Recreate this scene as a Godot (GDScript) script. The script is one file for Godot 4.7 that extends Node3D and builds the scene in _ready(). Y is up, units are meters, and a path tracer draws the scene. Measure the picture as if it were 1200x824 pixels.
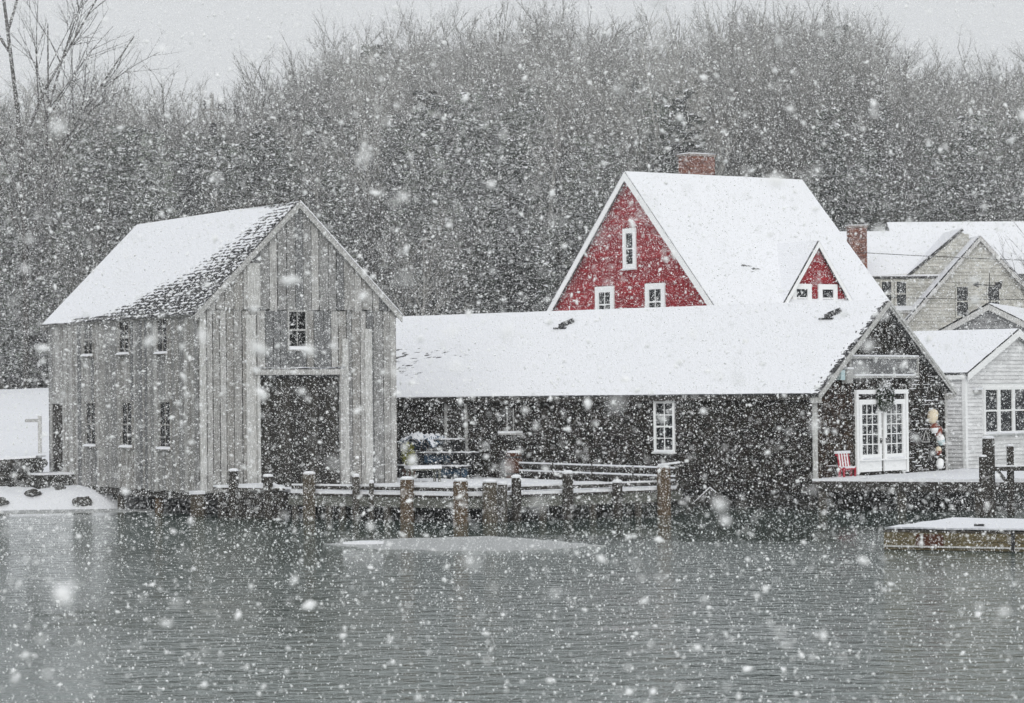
extends Node3D

# ------------------------------------------------------------------ mesh builder
class MB:
	var v := PackedVector3Array()
	var n := PackedVector3Array()
	var c := PackedColorArray()
	var col := Color(1, 1, 1)
	var tinted := false
	func tri(a: Vector3, b: Vector3, d: Vector3) -> void:   # a b d counter-clockwise seen from outside
		var m := (b - a).cross(d - a).normalized()
		v.append(a); v.append(d); v.append(b)
		n.append(m); n.append(m); n.append(m)
		if tinted:
			c.append(col); c.append(col); c.append(col)
	func quad(a: Vector3, b: Vector3, d: Vector3, e: Vector3) -> void:
		tri(a, b, d); tri(a, d, e)
	func hexa(p: Array) -> void:    # 0-3 bottom ring, 4-7 top ring, counter-clockwise from above
		quad(p[4], p[5], p[6], p[7]); quad(p[3], p[2], p[1], p[0])
		for i in 4:
			var j := (i + 1) % 4
			quad(p[i], p[j], p[j + 4], p[i + 4])
	func box(t: Transform3D, s: Vector3) -> void:
		var h := s * 0.5
		hexa([t * Vector3(-h.x, -h.y, h.z), t * Vector3(h.x, -h.y, h.z), t * Vector3(h.x, -h.y, -h.z), t * Vector3(-h.x, -h.y, -h.z),
			t * Vector3(-h.x, h.y, h.z), t * Vector3(h.x, h.y, h.z), t * Vector3(h.x, h.y, -h.z), t * Vector3(-h.x, h.y, -h.z)])
	func span(a: Vector3, b: Vector3) -> void:   # axis-aligned box between two corners
		var lo := Vector3(minf(a.x, b.x), minf(a.y, b.y), minf(a.z, b.z))
		var hi := Vector3(maxf(a.x, b.x), maxf(a.y, b.y), maxf(a.z, b.z))
		box(Transform3D(Basis(), (lo + hi) * 0.5), hi - lo)
	func bar(a: Vector3, b: Vector3, w: float, h: float, up := Vector3.UP) -> void:   # squared timber from a to b
		var z := (b - a).normalized()
		var x := up.cross(z)
		if x.length() < 0.01:
			x = Vector3.RIGHT.cross(z)
		x = x.normalized()
		box(Transform3D(Basis(x, z.cross(x), z), (a + b) * 0.5), Vector3(w, h, a.distance_to(b)))
	func tube(a: Vector3, b: Vector3, ra: float, rb: float, k := 3, caps := false) -> void:
		var z := (b - a).normalized()
		var x := (Vector3.UP if absf(z.y) < 0.9 else Vector3.RIGHT).cross(z).normalized()
		var y := z.cross(x)
		for i in k:
			var t0 := TAU * i / k
			var t1 := TAU * (i + 1) / k
			var d0 := x * cos(t0) + y * sin(t0)
			var d1 := x * cos(t1) + y * sin(t1)
			var p := [a + d0 * ra, a + d1 * ra, b + d1 * rb, b + d0 * rb]
			for q in [[0, 1, 2], [0, 2, 3]]:
				v.append(p[q[0]]); v.append(p[q[2]]); v.append(p[q[1]])
				for w in [q[0], q[2], q[1]]:
					n.append(d0 if w == 0 or w == 3 else d1)
					if tinted:
						c.append(col)
			if caps:
				tri(b, b + d0 * rb, b + d1 * rb); tri(a, a + d1 * ra, a + d0 * ra)
	func lathe(t: Transform3D, prof: Array, k := 10) -> void:   # prof: Vector2(radius, height) from below upwards
		for j in prof.size() - 1:
			var p: Vector2 = prof[j]
			var q: Vector2 = prof[j + 1]
			for i in k:
				var a := TAU * i / k
				var b := TAU * (i + 1) / k
				var p0 := t * Vector3(cos(a) * p.x, p.y, -sin(a) * p.x)
				var p1 := t * Vector3(cos(b) * p.x, p.y, -sin(b) * p.x)
				var q0 := t * Vector3(cos(a) * q.x, q.y, -sin(a) * q.x)
				var q1 := t * Vector3(cos(b) * q.x, q.y, -sin(b) * q.x)
				if p.x > 1e-4: tri(p0, p1, q1)
				if q.x > 1e-4: tri(p0, q1, q0)
	func prism(poly: Array, y0: float, y1: float) -> void:   # poly: Vector2(x, z), any order; flat slab
		var pts := PackedVector2Array(poly)
		var idx := Geometry2D.triangulate_polygon(pts)
		for i in range(0, idx.size(), 3):
			var a := pts[idx[i]]
			var b := pts[idx[i + 1]]
			var d := pts[idx[i + 2]]
			if (b - a).cross(d - a) > 0.0:
				var s := b
				b = d
				d = s
			tri(Vector3(a.x, y1, a.y), Vector3(b.x, y1, b.y), Vector3(d.x, y1, d.y))
			tri(Vector3(a.x, y0, a.y), Vector3(d.x, y0, d.y), Vector3(b.x, y0, b.y))
		var turn := 1.0
		if Geometry2D.is_polygon_clockwise(pts):
			turn = -1.0
		for i in pts.size():
			var a := pts[i]
			var b := pts[(i + 1) % pts.size()]
			if turn > 0:
				quad(Vector3(b.x, y0, b.y), Vector3(a.x, y0, a.y), Vector3(a.x, y1, a.y), Vector3(b.x, y1, b.y))
			else:
				quad(Vector3(a.x, y0, a.y), Vector3(b.x, y0, b.y), Vector3(b.x, y1, b.y), Vector3(a.x, y1, a.y))
	func mesh(m: Material) -> ArrayMesh:
		var out := ArrayMesh.new()
		add_to(out, m)
		return out
	func add_to(out: ArrayMesh, m: Material) -> void:
		if v.is_empty():
			return
		var a := []
		a.resize(Mesh.ARRAY_MAX)
		a[Mesh.ARRAY_VERTEX] = v
		a[Mesh.ARRAY_NORMAL] = n
		if tinted:
			a[Mesh.ARRAY_COLOR] = c
		out.add_surface_from_arrays(Mesh.PRIMITIVE_TRIANGLES, a)
		out.surface_set_material(out.get_surface_count() - 1, m)

# ------------------------------------------------------------------ naming helpers
var taken := {}
var M := {}
var unit_box := BoxMesh.new()

func numbered(called: String) -> String:
	var k: int = taken.get(called, 0)
	taken[called] = k + 1
	return called if k == 0 else "%s_%03d" % [called, k]

func tag(o: Node, label: String, category: String, group := "", kind := "") -> Node:
	if label: o.set_meta("label", label)
	if category: o.set_meta("category", category)
	if group: o.set_meta("group", group)
	if kind: o.set_meta("kind", kind)
	return o

func thing(called: String, label: String, category: String, at := Vector3.ZERO, turn := 0.0, group := "") -> Node3D:
	var o := Node3D.new()
	o.name = numbered(called)
	add_child(o)
	o.position = at
	o.rotation_degrees.y = turn
	tag(o, label, category, group)
	return o

func put(called: String, mesh: Mesh, parent: Node = null, t := Transform3D()) -> MeshInstance3D:
	var o := MeshInstance3D.new()
	o.mesh = mesh
	o.name = called if parent else numbered(called)
	(parent if parent else self).add_child(o, true)
	o.transform = t
	return o

func boxpart(called: String, parent: Node, centre: Vector3, size: Vector3, m: Material, basis := Basis()) -> MeshInstance3D:
	var o := put(called, unit_box, parent, Transform3D(basis * Basis.from_scale(size), centre))
	o.material_override = null
	o.set_surface_override_material(0, m)
	return o

func W(x: float, y: float, d: float) -> Vector3:
	return Vector3(x, y, -d)

# ------------------------------------------------------------------ textures and materials
func noise_image(sd: int, freq: float, octaves: int, size: int, lo: float, hi: float, gain := 0.5, kind := FastNoiseLite.TYPE_SIMPLEX_SMOOTH) -> Image:
	var f := FastNoiseLite.new()
	f.seed = sd
	f.noise_type = kind
	f.frequency = freq
	f.fractal_octaves = octaves
	f.fractal_gain = gain
	var im := f.get_seamless_image(size, size)
	im.convert(Image.FORMAT_L8)
	var d := im.get_data()
	var lut := PackedByteArray()
	for i in 256:
		lut.append(int(clampf(lerpf(lo, hi, i / 255.0), 0, 1) * 255.0))
	for i in d.size():
		d[i] = lut[d[i]]
	return Image.create_from_data(size, size, false, Image.FORMAT_L8, d)

func tex(im: Image) -> ImageTexture:
	return ImageTexture.create_from_image(im)

func lin(r: float, g: float, b: float) -> Color:
	return Color(r, g, b).linear_to_srgb()

func mat(called: String, c: Color, rough: float, spec := 0.3) -> StandardMaterial3D:
	var m := StandardMaterial3D.new()
	m.resource_name = called
	m.albedo_color = c
	m.roughness = rough
	m.metallic_specular = spec
	return m

func tri_tex(m: StandardMaterial3D, t: Texture2D, scale: Vector3) -> void:
	m.albedo_texture = t
	m.uv1_triplanar = true
	m.uv1_world_triplanar = true
	m.uv1_triplanar_sharpness = 4.0
	m.uv1_scale = scale

func blotches(m: StandardMaterial3D, t: Texture2D, scale: Vector3) -> void:
	m.detail_enabled = true
	m.detail_albedo = t
	m.detail_blend_mode = BaseMaterial3D.BLEND_MODE_MUL
	m.detail_uv_layer = BaseMaterial3D.DETAIL_UV_2
	m.uv2_triplanar = true
	m.uv2_world_triplanar = true
	m.uv2_scale = scale

func make_materials() -> void:
	var grain := tex(noise_image(3, 0.02, 4, 512, 0.60, 1.08, 0.65))
	var blotch := tex(noise_image(5, 0.008, 4, 512, 0.80, 1.02))
	var speck := tex(noise_image(9, 0.06, 3, 512, 0.55, 1.05))
	# silver-grey weathered boards: five tones
	M.board = []
	for t in [[0.48, 0.475, 0.46], [0.39, 0.39, 0.385], [0.62, 0.615, 0.60], [0.44, 0.43, 0.41], [0.27, 0.275, 0.28]]:
		var m := mat("weathered_board", lin(t[0], t[1], t[2]), 0.9, 0.2)
		tri_tex(m, grain, Vector3(3.1, 0.22, 3.1))
		blotches(m, blotch, Vector3(0.6, 0.3, 0.6))
		M.board.append(m)
	M.pale_board = mat("pale_board", lin(0.64, 0.64, 0.625), 0.85, 0.2)
	tri_tex(M.pale_board, grain, Vector3(3.1, 0.3, 3.1))
	M.trim_grey = mat("grey_trim", lin(0.52, 0.52, 0.51), 0.85, 0.2)
	tri_tex(M.trim_grey, grain, Vector3(2.0, 2.0, 2.0))
	M.dark_wood = mat("dark_wet_wood", lin(0.06, 0.055, 0.05), 0.8, 0.3)
	tri_tex(M.dark_wood, grain, Vector3(1.5, 1.5, 1.5))
	M.door_wood = []
	for t in [[0.055, 0.052, 0.047], [0.044, 0.042, 0.039], [0.07, 0.066, 0.06]]:
		var m := mat("dark_door_plank", lin(t[0], t[1], t[2]), 0.9, 0.2)
		tri_tex(m, grain, Vector3(3.0, 0.3, 3.0))
		M.door_wood.append(m)
	M.beam = mat("grey_green_timber", lin(0.21, 0.215, 0.19), 0.85, 0.25)
	tri_tex(M.beam, grain, Vector3(1.2, 2.5, 1.2))
	blotches(M.beam, blotch, Vector3(0.7, 0.7, 0.7))
	M.pile = []
	for t in [[0.20, 0.17, 0.13], [0.15, 0.135, 0.115], [0.24, 0.17, 0.11], [0.10, 0.09, 0.08]]:
		var m := mat("pile_timber", lin(t[0], t[1], t[2]), 0.85, 0.25)
		tri_tex(m, grain, Vector3(2.5, 0.5, 2.5))
		blotches(m, speck, Vector3(0.9, 0.5, 0.9))
		M.pile.append(m)
	M.float_wood = mat("ochre_float_timber", lin(0.21, 0.175, 0.10), 0.85, 0.25)
	tri_tex(M.float_wood, grain, Vector3(0.6, 3.0, 0.6))
	blotches(M.float_wood, blotch, Vector3(0.9, 1.4, 0.9))
	M.rust = mat("rust_brown", lin(0.12, 0.05, 0.03), 0.9, 0.2)
	tri_tex(M.rust, speck, Vector3(2, 2, 2))
	# shingles carry their own tone on each piece
	M.shingle = mat("shingle", Color.WHITE, 0.9, 0.2)
	M.shingle.vertex_color_use_as_albedo = true
	tri_tex(M.shingle, grain, Vector3(2.5, 0.8, 2.5))
	M.roof_deck = mat("roof_deck", lin(0.06, 0.06, 0.06), 0.9, 0.2)
	M.wall_core = mat("wall_core", lin(0.03, 0.027, 0.024), 0.9, 0.2)
	# snow
	M.snow = mat("snow", lin(0.74, 0.75, 0.78), 0.95, 0.1)
	M.snow.heightmap_enabled = true
	M.snow.heightmap_texture = tex(noise_image(21, 0.03, 4, 512, 0.0, 1.0))
	M.snow.heightmap_scale = 2.0
	M.snow.uv1_triplanar = true
	M.snow.uv1_world_triplanar = true
	M.snow.uv1_scale = Vector3(0.7, 0.7, 0.7)
	M.flake = mat("snowflake", lin(0.95, 0.955, 0.965), 1.0, 0.0)
	M.flake.backlight_enabled = true
	M.flake.backlight = Color(0.9, 0.9, 0.9)
	M.ice = mat("slush_ice", lin(0.42, 0.43, 0.43), 0.7, 0.4)
	tri_tex(M.ice, blotch, Vector3(0.8, 0.8, 1.6))
	# painted and other surfaces
	M.white_paint = mat("white_paint", lin(0.82, 0.83, 0.83), 0.6, 0.3)
	M.white_clap = []
	for t in [0.82, 0.86, 0.78]:
		var m := mat("white_clapboard", lin(t, t * 1.005, t * 1.01), 0.65, 0.3)
		tri_tex(m, blotch, Vector3(0.4, 0.9, 0.4))
		M.white_clap.append(m)
	M.red_clap = []
	for t in [[0.33, 0.026, 0.036], [0.30, 0.022, 0.032], [0.37, 0.031, 0.041]]:
		var m := mat("red_clapboard", lin(t[0], t[1], t[2]), 0.8, 0.25)
		tri_tex(m, blotch, Vector3(0.5, 0.9, 0.5))
		M.red_clap.append(m)
	M.beige_clap = []
	for t in [[0.50, 0.497, 0.455], [0.46, 0.457, 0.415], [0.55, 0.545, 0.50]]:
		var m := mat("beige_clapboard", lin(t[0], t[1], t[2]), 0.8, 0.25)
		tri_tex(m, blotch, Vector3(0.5, 0.9, 0.5))
		M.beige_clap.append(m)
	M.grey_clap = []
	for t in [0.30, 0.34, 0.27]:
		var m := mat("grey_clapboard", lin(t, t * 1.01, t * 1.03), 0.8, 0.25)
		tri_tex(m, blotch, Vector3(0.5, 0.9, 0.5))
		M.grey_clap.append(m)
	M.brick = mat("brick", Color.WHITE, 0.9, 0.2)
	M.brick.vertex_color_use_as_albedo = true
	M.mortar = mat("mortar", lin(0.25, 0.22, 0.2), 0.95, 0.1)
	M.glass = mat("dark_window_glass", lin(0.012, 0.014, 0.016), 0.06, 0.28)
	M.clear = mat("clear_pane", Color(0.02, 0.022, 0.024, 0.5), 0.04, 0.18)
	M.clear.transparency = BaseMaterial3D.TRANSPARENCY_ALPHA
	M.iron = mat("dark_iron", lin(0.02, 0.02, 0.022), 0.6, 0.4)
	M.wire = mat("wire", lin(0.03, 0.03, 0.03), 0.7, 0.3)
	M.stone = []
	for t in [0.10, 0.07, 0.13]:
		var m := mat("stone", lin(t, t * 0.97, t * 0.9), 0.9, 0.25)
		tri_tex(m, speck, Vector3(1.3, 1.3, 1.3))
		M.stone.append(m)
	M.bark = mat("grey_bark", lin(0.20, 0.198, 0.19), 0.95, 0.1)
	M.bark.vertex_color_use_as_albedo = true
	M.bark_dark = mat("dark_bark", lin(0.05, 0.047, 0.043), 0.95, 0.1)
	M.needles = mat("conifer_needles", lin(0.095, 0.108, 0.094), 0.9, 0.15)
	M.needles_b = mat("conifer_needles_grey", lin(0.13, 0.142, 0.127), 0.9, 0.15)
	M.needles.vertex_color_use_as_albedo = true
	M.needles_b.vertex_color_use_as_albedo = true
	M.wreath = mat("wreath_needles", lin(0.022, 0.036, 0.02), 0.8, 0.2)
	M.litter = mat("leaf_litter", lin(0.10, 0.095, 0.085), 0.95, 0.1)
	tri_tex(M.litter, speck, Vector3(0.5, 0.5, 0.5))
	M.blue_tarp = mat("blue_tarp", lin(0.05, 0.10, 0.16), 0.6, 0.3)
	M.yellow_green = mat("yellow_green_foliage", lin(0.24, 0.24, 0.06), 0.8, 0.2)
	M.red_paint = mat("red_chair_paint", lin(0.36, 0.03, 0.05), 0.6, 0.3)
	M.cream = mat("cream_foam", lin(0.66, 0.58, 0.44), 0.7, 0.3)
	M.brown_red = mat("brown_red_paint", lin(0.20, 0.06, 0.04), 0.7, 0.3)
	M.pale_teal = mat("pale_teal_paint", lin(0.45, 0.58, 0.60), 0.7, 0.3)
	M.rope = mat("rope", lin(0.12, 0.11, 0.09), 0.9, 0.2)
	# water: dark green harbour water with wind ripples
	M.water = []
	var ripple_image := noise_image(31, 0.016, 6, 1024, 0.0, 1.0, 0.62)
	ripple_image.bump_map_to_normal_map(9.0)
	var ripple := tex(ripple_image)
	for k in 4:
		var m := mat("harbour_water", lin(0.085, 0.118, 0.105), 0.05, 0.7)
		m.normal_enabled = true
		m.normal_texture = ripple
		m.normal_scale = [0.04, 0.22, 0.38, 0.56][k]
		m.uv1_triplanar = true
		m.uv1_world_triplanar = true
		m.uv1_scale = Vector3(0.07, 0.075, 0.085)
		M.water.append(m)

# ------------------------------------------------------------------ surfaces
func sheet(nu: int, nv: int, point: Callable, m: Material, skirt := Vector3.ZERO) -> ArrayMesh:
	# a smooth grid of points; point.call(i, j) -> Vector3; an optional skirt hangs from its rim
	var v := PackedVector3Array()
	v.resize((nu + 1) * (nv + 1))
	for j in nv + 1:
		for i in nu + 1:
			v[j * (nu + 1) + i] = point.call(i, j)
	var n := PackedVector3Array()
	n.resize(v.size())
	for j in nv + 1:
		for i in nu + 1:
			var a := v[j * (nu + 1) + mini(i + 1, nu)] - v[j * (nu + 1) + maxi(i - 1, 0)]
			var b := v[mini(j + 1, nv) * (nu + 1) + i] - v[maxi(j - 1, 0) * (nu + 1) + i]
			n[j * (nu + 1) + i] = a.cross(b).normalized()
	var idx := PackedInt32Array()
	for j in nv:
		for i in nu:
			var k := j * (nu + 1) + i
			idx.append_array([k, k + nu + 1, k + 1, k + 1, k + nu + 1, k + nu + 2])
	if skirt != Vector3.ZERO:
		var ring := []
		for i in nu + 1: ring.append(i)
		for j in range(1, nv + 1): ring.append(j * (nu + 1) + nu)
		for i in range(nu - 1, -1, -1): ring.append(nv * (nu + 1) + i)
		for j in range(nv - 1, 0, -1): ring.append(j * (nu + 1))
		var mid := (v[0] + v[v.size() - 1]) * 0.5
		for q in ring.size():
			var a: Vector3 = v[ring[q]]
			var b: Vector3 = v[ring[(q + 1) % ring.size()]]
			var out := ((a + b) * 0.5 - mid)
			out = (out - skirt.normalized() * out.dot(skirt.normalized())).normalized()
			var base := v.size()
			v.append_array([a, b, b + skirt, a + skirt])
			n.append_array([out, out, out, out])
			idx.append_array([base, base + 1, base + 2, base, base + 2, base + 3])
	var arr := []
	arr.resize(Mesh.ARRAY_MAX)
	arr[Mesh.ARRAY_VERTEX] = v
	arr[Mesh.ARRAY_NORMAL] = n
	arr[Mesh.ARRAY_INDEX] = idx
	var out_mesh := ArrayMesh.new()
	out_mesh.add_surface_from_arrays(Mesh.PRIMITIVE_TRIANGLES, arr)
	out_mesh.surface_set_material(0, m)
	return out_mesh

func snow_sheet(parent: Node, O: Vector3, U: Vector3, V: Vector3, step: float, thick: Callable) -> MeshInstance3D:
	# a layer of snow on the parallelogram O, O+U, O+V; thick.call(u, v) in metres (below zero: bare)
	var nu := maxi(2, int(U.length() / step))
	var nv := maxi(2, int(V.length() / step))
	var N := U.cross(V).normalized()
	if N.y < 0: N = -N
	var lu := U.length()
	var lv := V.length()
	var f := func(i: int, j: int) -> Vector3:
		var u := float(i) / nu
		var w := float(j) / nv
		var t: float = thick.call(u * lu, w * lv)
		return O + U * u + V * w + N * maxf(t, -0.012)
	return put("snow_cover", sheet(nu, nv, f, M.snow, -N * 0.035), parent)

func shingles(mb: MB, O: Vector3, U: Vector3, V: Vector3, N: Vector3, lu: float, lv: float, expo: float, wid: float, thick: float, rng: RandomNumberGenerator, tones: Array, ok: Callable) -> void:
	mb.tinted = true
	var rows := int(lv / expo)
	for r in rows:
		var v0 := r * expo
		var u := -rng.randf() * wid
		while u < lu:
			var w := wid * rng.randf_range(0.6, 1.35)
			var u0 := clampf(u, 0, lu)
			var u1 := clampf(u + w - 0.006, 0, lu)
			u += w
			if u1 - u0 < 0.02 or not ok.call((u0 + u1) * 0.5, v0 + expo * 0.5):
				continue
			mb.col = (tones[rng.randi() % tones.size()] as Color) * rng.randf_range(0.75, 1.25)
			mb.col.a = 1.0
			var dip := rng.randf_range(-0.012, 0.008)
			var th := thick * rng.randf_range(0.7, 1.5)
			var a := O + U * u0 + V * (v0 + dip)
			var b := O + U * u1 + V * (v0 + dip)
			var c := O + U * u1 + V * (v0 + expo + 0.01)
			var d := O + U * u0 + V * (v0 + expo + 0.01)
			mb.quad(a + N * th, b + N * th, c + N * 0.003, d + N * 0.003)
			mb.quad(a, b, b + N * th, a + N * th)
			mb.tri(a, a + N * th, d); mb.tri(b, c, b + N * th)

func boards(parent: Node, t: Transform3D, length: float, y0: float, top: Callable, holes: Array, wmin: float, wmax: float, thick: float, mats: Array, rng: RandomNumberGenerator) -> void:
	# upright boards: t puts x along the wall, y up and z outwards; each board is a part of its own
	var edges := [0.0]
	var stops := []
	for h in holes:
		stops.append(h.position.x)
		stops.append(h.end.x)
	stops.append(length)
	stops.sort()
	for s in stops:
		var from: float = edges[-1]
		if s - from < 0.02: continue
		var k := maxi(1, int(round((s - from) / ((wmin + wmax) * 0.5))))
		for i in range(1, k):
			edges.append(from + (s - from) * (i + rng.randf_range(-0.22, 0.22)) / k)
		edges.append(s)
	for e in edges.size() - 1:
		var x0: float = edges[e]
		var x1: float = edges[e + 1]
		var xm := (x0 + x1) * 0.5
		var ya: float = top.call(x0)
		var yb: float = top.call(x1)
		var cuts := []
		for h in holes:
			if xm > h.position.x and xm < h.end.x:
				cuts.append([h.position.y, h.end.y])
		cuts.sort_custom(func(a, b): return a[0] < b[0])
		var lo := y0 + rng.randf_range(-0.03, 0.03)
		var runs := []
		for cut in cuts:
			if cut[0] - lo > 0.05: runs.append([lo, cut[0], cut[0]])
			lo = maxf(lo, cut[1])
		if maxf(ya, yb) - lo > 0.05: runs.append([lo, maxf(ya, lo), maxf(yb, lo)])
		for r in runs:
			var mb := MB.new()
			var zo := rng.randf_range(-0.016, 0.018)
			var g := 0.013
			var p := []
			for y in [[r[0], r[0]], [r[1], r[2]]]:
				p.append_array([t * Vector3(x0 + g, y[0], thick + zo), t * Vector3(x1 - g, y[1], thick + zo), t * Vector3(x1 - g, y[1], zo), t * Vector3(x0 + g, y[0], zo)])
			mb.hexa(p)
			put("board", mb.mesh(mats[rng.randi() % mats.size()]), parent)

func clapboards(parent: Node, t: Transform3D, x0f: Callable, x1f: Callable, y0: float, y1: float, expo: float, holes: Array, mats: Array, rng: RandomNumberGenerator, called := "clapboard") -> void:
	# lapped boards; each course is a part, cut round the openings and to the rakes
	var y := y0
	while y < y1 - 0.02:
		var yt := minf(y + expo, y1)
		var runs := [[float(x0f.call(y)), float(x1f.call(y)), float(x0f.call(yt)), float(x1f.call(yt))]]
		for h in holes:
			if yt > h.position.y + 0.02 and y < h.end.y - 0.02:
				var nx := []
				for r in runs:
					if h.position.x > r[0] and h.end.x < r[1]:
						nx.append([r[0], h.position.x, r[2], h.position.x]); nx.append([h.end.x, r[1], h.end.x, r[3]])
					else:
						nx.append(r)
				runs = nx
		for r in runs:
			if r[1] - r[0] < 0.04: continue
			var mb := MB.new()
			var z := 0.042 * rng.randf_range(0.8, 1.2)
			mb.hexa([t * Vector3(r[0], y, z), t * Vector3(r[1], y, z), t * Vector3(r[1], y, 0), t * Vector3(r[0], y, 0),
				t * Vector3(minf(r[2], r[3]), yt, 0.008), t * Vector3(maxf(r[3], r[2]), yt, 0.008), t * Vector3(maxf(r[3], r[2]), yt, 0), t * Vector3(minf(r[2], r[3]), yt, 0)])
			put(called, mb.mesh(mats[rng.randi() % mats.size()]), parent)
		y += expo

func window(parent: Node, t: Transform3D, w: float, h: float, cols: int, rows: int, fw: float, fm: Material, gm: Material, sill_snow := 0.05, called := "window", mid_rail := true, depth := 0.06) -> MeshInstance3D:
	# t: x right, y up, z outwards, origin at the middle of the opening. A frame with panes, glazing bars and a sill
	var fr := MB.new()
	fr.box(t * Transform3D(Basis(), Vector3(-w / 2 - fw / 2, 0, 0)), Vector3(fw, h + fw * 2, depth))
	fr.box(t * Transform3D(Basis(), Vector3(w / 2 + fw / 2, 0, 0)), Vector3(fw, h + fw * 2, depth))
	fr.box(t * Transform3D(Basis(), Vector3(0, h / 2 + fw / 2, 0.002)), Vector3(w, fw, depth))
	fr.box(t * Transform3D(Basis(), Vector3(0, -h / 2 - fw / 2, 0.002)), Vector3(w, fw, depth))
	var f := put(called, fr.mesh(fm), parent)
	var pw := w / cols
	var ph := h / rows
	for i in cols:
		for j in rows:
			var q := t * Transform3D(Basis.from_scale(Vector3(pw, ph, 0.008)), Vector3(-w / 2 + pw * (i + 0.5), -h / 2 + ph * (j + 0.5), -0.02))
			var o := put("pane", unit_box, f, q)
			o.set_surface_override_material(0, gm)
	var bm := MB.new()
	for i in range(1, cols):
		bm.box(t * Transform3D(Basis(), Vector3(-w / 2 + pw * i, 0, -0.008)), Vector3(0.024, h, 0.035))
	for j in range(1, rows):
		var th := 0.055 if mid_rail and j * 2 == rows else 0.03
		bm.box(t * Transform3D(Basis(), Vector3(0, -h / 2 + ph * j, -0.005)), Vector3(w, th, 0.04))
	if not bm.v.is_empty():
		put("glazing_bar", bm.mesh(fm), f)
	var sb := MB.new()
	sb.box(t * Transform3D(Basis(), Vector3(0, -h / 2 - fw - 0.02, 0.03)), Vector3(w + fw * 2 + 0.08, 0.04, depth + 0.09))
	put("sill", sb.mesh(fm), f)
	if sill_snow > 0:
		var sn := MB.new()
		var d := depth + 0.08
		var y := -h / 2 - fw
		sn.hexa([t * Vector3(-w / 2 - fw, y, d), t * Vector3(w / 2 + fw, y, d), t * Vector3(w / 2 + fw, y, 0), t * Vector3(-w / 2 - fw, y, 0),
			t * Vector3(-w / 2 - fw * 0.4, y + sill_snow, d * 0.7), t * Vector3(w / 2 + fw * 0.5, y + sill_snow * 0.8, d * 0.7), t * Vector3(w / 2 + fw * 0.5, y + sill_snow * 1.3, 0), t * Vector3(-w / 2 - fw * 0.4, y + sill_snow * 1.4, 0)])
		put("snow_cap", sn.mesh(M.snow), f)
	return f

func chimney(parent: Node, centre: Vector3, size: Vector3, y0: float, y1: float, rng: RandomNumberGenerator) -> void:
	var core := MB.new()
	core.span(Vector3(centre.x - size.x / 2 + 0.02, y0, centre.z - size.z / 2 + 0.02), Vector3(centre.x + size.x / 2 - 0.02, y1 - 0.02, centre.z + size.z / 2 - 0.02))
	var ch := put("chimney", core.mesh(M.mortar), parent)
	var bk := MB.new()
	bk.tinted = true
	var y := y0
	var row := 0
	while y < y1 - 0.05:
		var off := 0.11 if row % 2 else 0.0
		for side in 4:
			var L := size.x if side % 2 == 0 else size.z
			var s := -L / 2 - off
			while s < L / 2 - 0.02:
				var a := maxf(s, -L / 2)
				var b := minf(s + 0.21, L / 2)
				s += 0.22
				if b - a < 0.04: continue
				var m := (a + b) / 2
				var c := Vector3(m, y + 0.032, size.z / 2 - 0.02)
				var z := Vector3(b - a, 0.062, 0.06)
				if side == 2: c.z = -c.z
				if side % 2 == 1:
					c = Vector3((size.x / 2 - 0.02) * (1 if side == 1 else -1), y + 0.032, m)
					z = Vector3(0.06, 0.062, b - a)
				c += Vector3(centre.x, 0, centre.z)
				bk.col = [Color(0.20, 0.075, 0.05), Color(0.16, 0.06, 0.045), Color(0.24, 0.10, 0.065), Color(0.13, 0.055, 0.045)][rng.randi() % 4]
				bk.box(Transform3D(Basis(), c), z * Vector3(1, rng.randf_range(0.94, 1.0), 1))
		y += 0.072
		row += 1
	tag(put("bricks", bk.mesh(M.brick), ch), "", "", "", "stuff")
	var cap := MB.new()
	cap.span(Vector3(centre.x - size.x / 2 - 0.06, y1 - 0.02, centre.z - size.z / 2 - 0.06), Vector3(centre.x + size.x / 2 + 0.06, y1 + 0.06, centre.z + size.z / 2 + 0.06))
	put("cap", cap.mesh(M.mortar), ch)
	snow_sheet(ch, Vector3(centre.x - size.x / 2 - 0.05, y1 + 0.06, centre.z + size.z / 2 + 0.05), Vector3(size.x + 0.1, 0, 0), Vector3(0, 0, -size.z - 0.1), 0.1, func(_u, _v): return 0.05)

func slab(parent: Node, O: Vector3, U: Vector3, V: Vector3, th: float, m: Material, called := "roof") -> MeshInstance3D:
	var N := U.cross(V).normalized()
	if N.y < 0: N = -N
	var mb := MB.new()
	var b := -N * th
	if U.cross(V).y > 0:
		mb.hexa([O + b, O + U + b, O + U + V + b, O + V + b, O, O + U, O + U + V, O + V])
	else:
		mb.hexa([O + b, O + V + b, O + U + V + b, O + U + b, O, O + V, O + U + V, O + U])
	return put(called, mb.mesh(m), parent)

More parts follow.
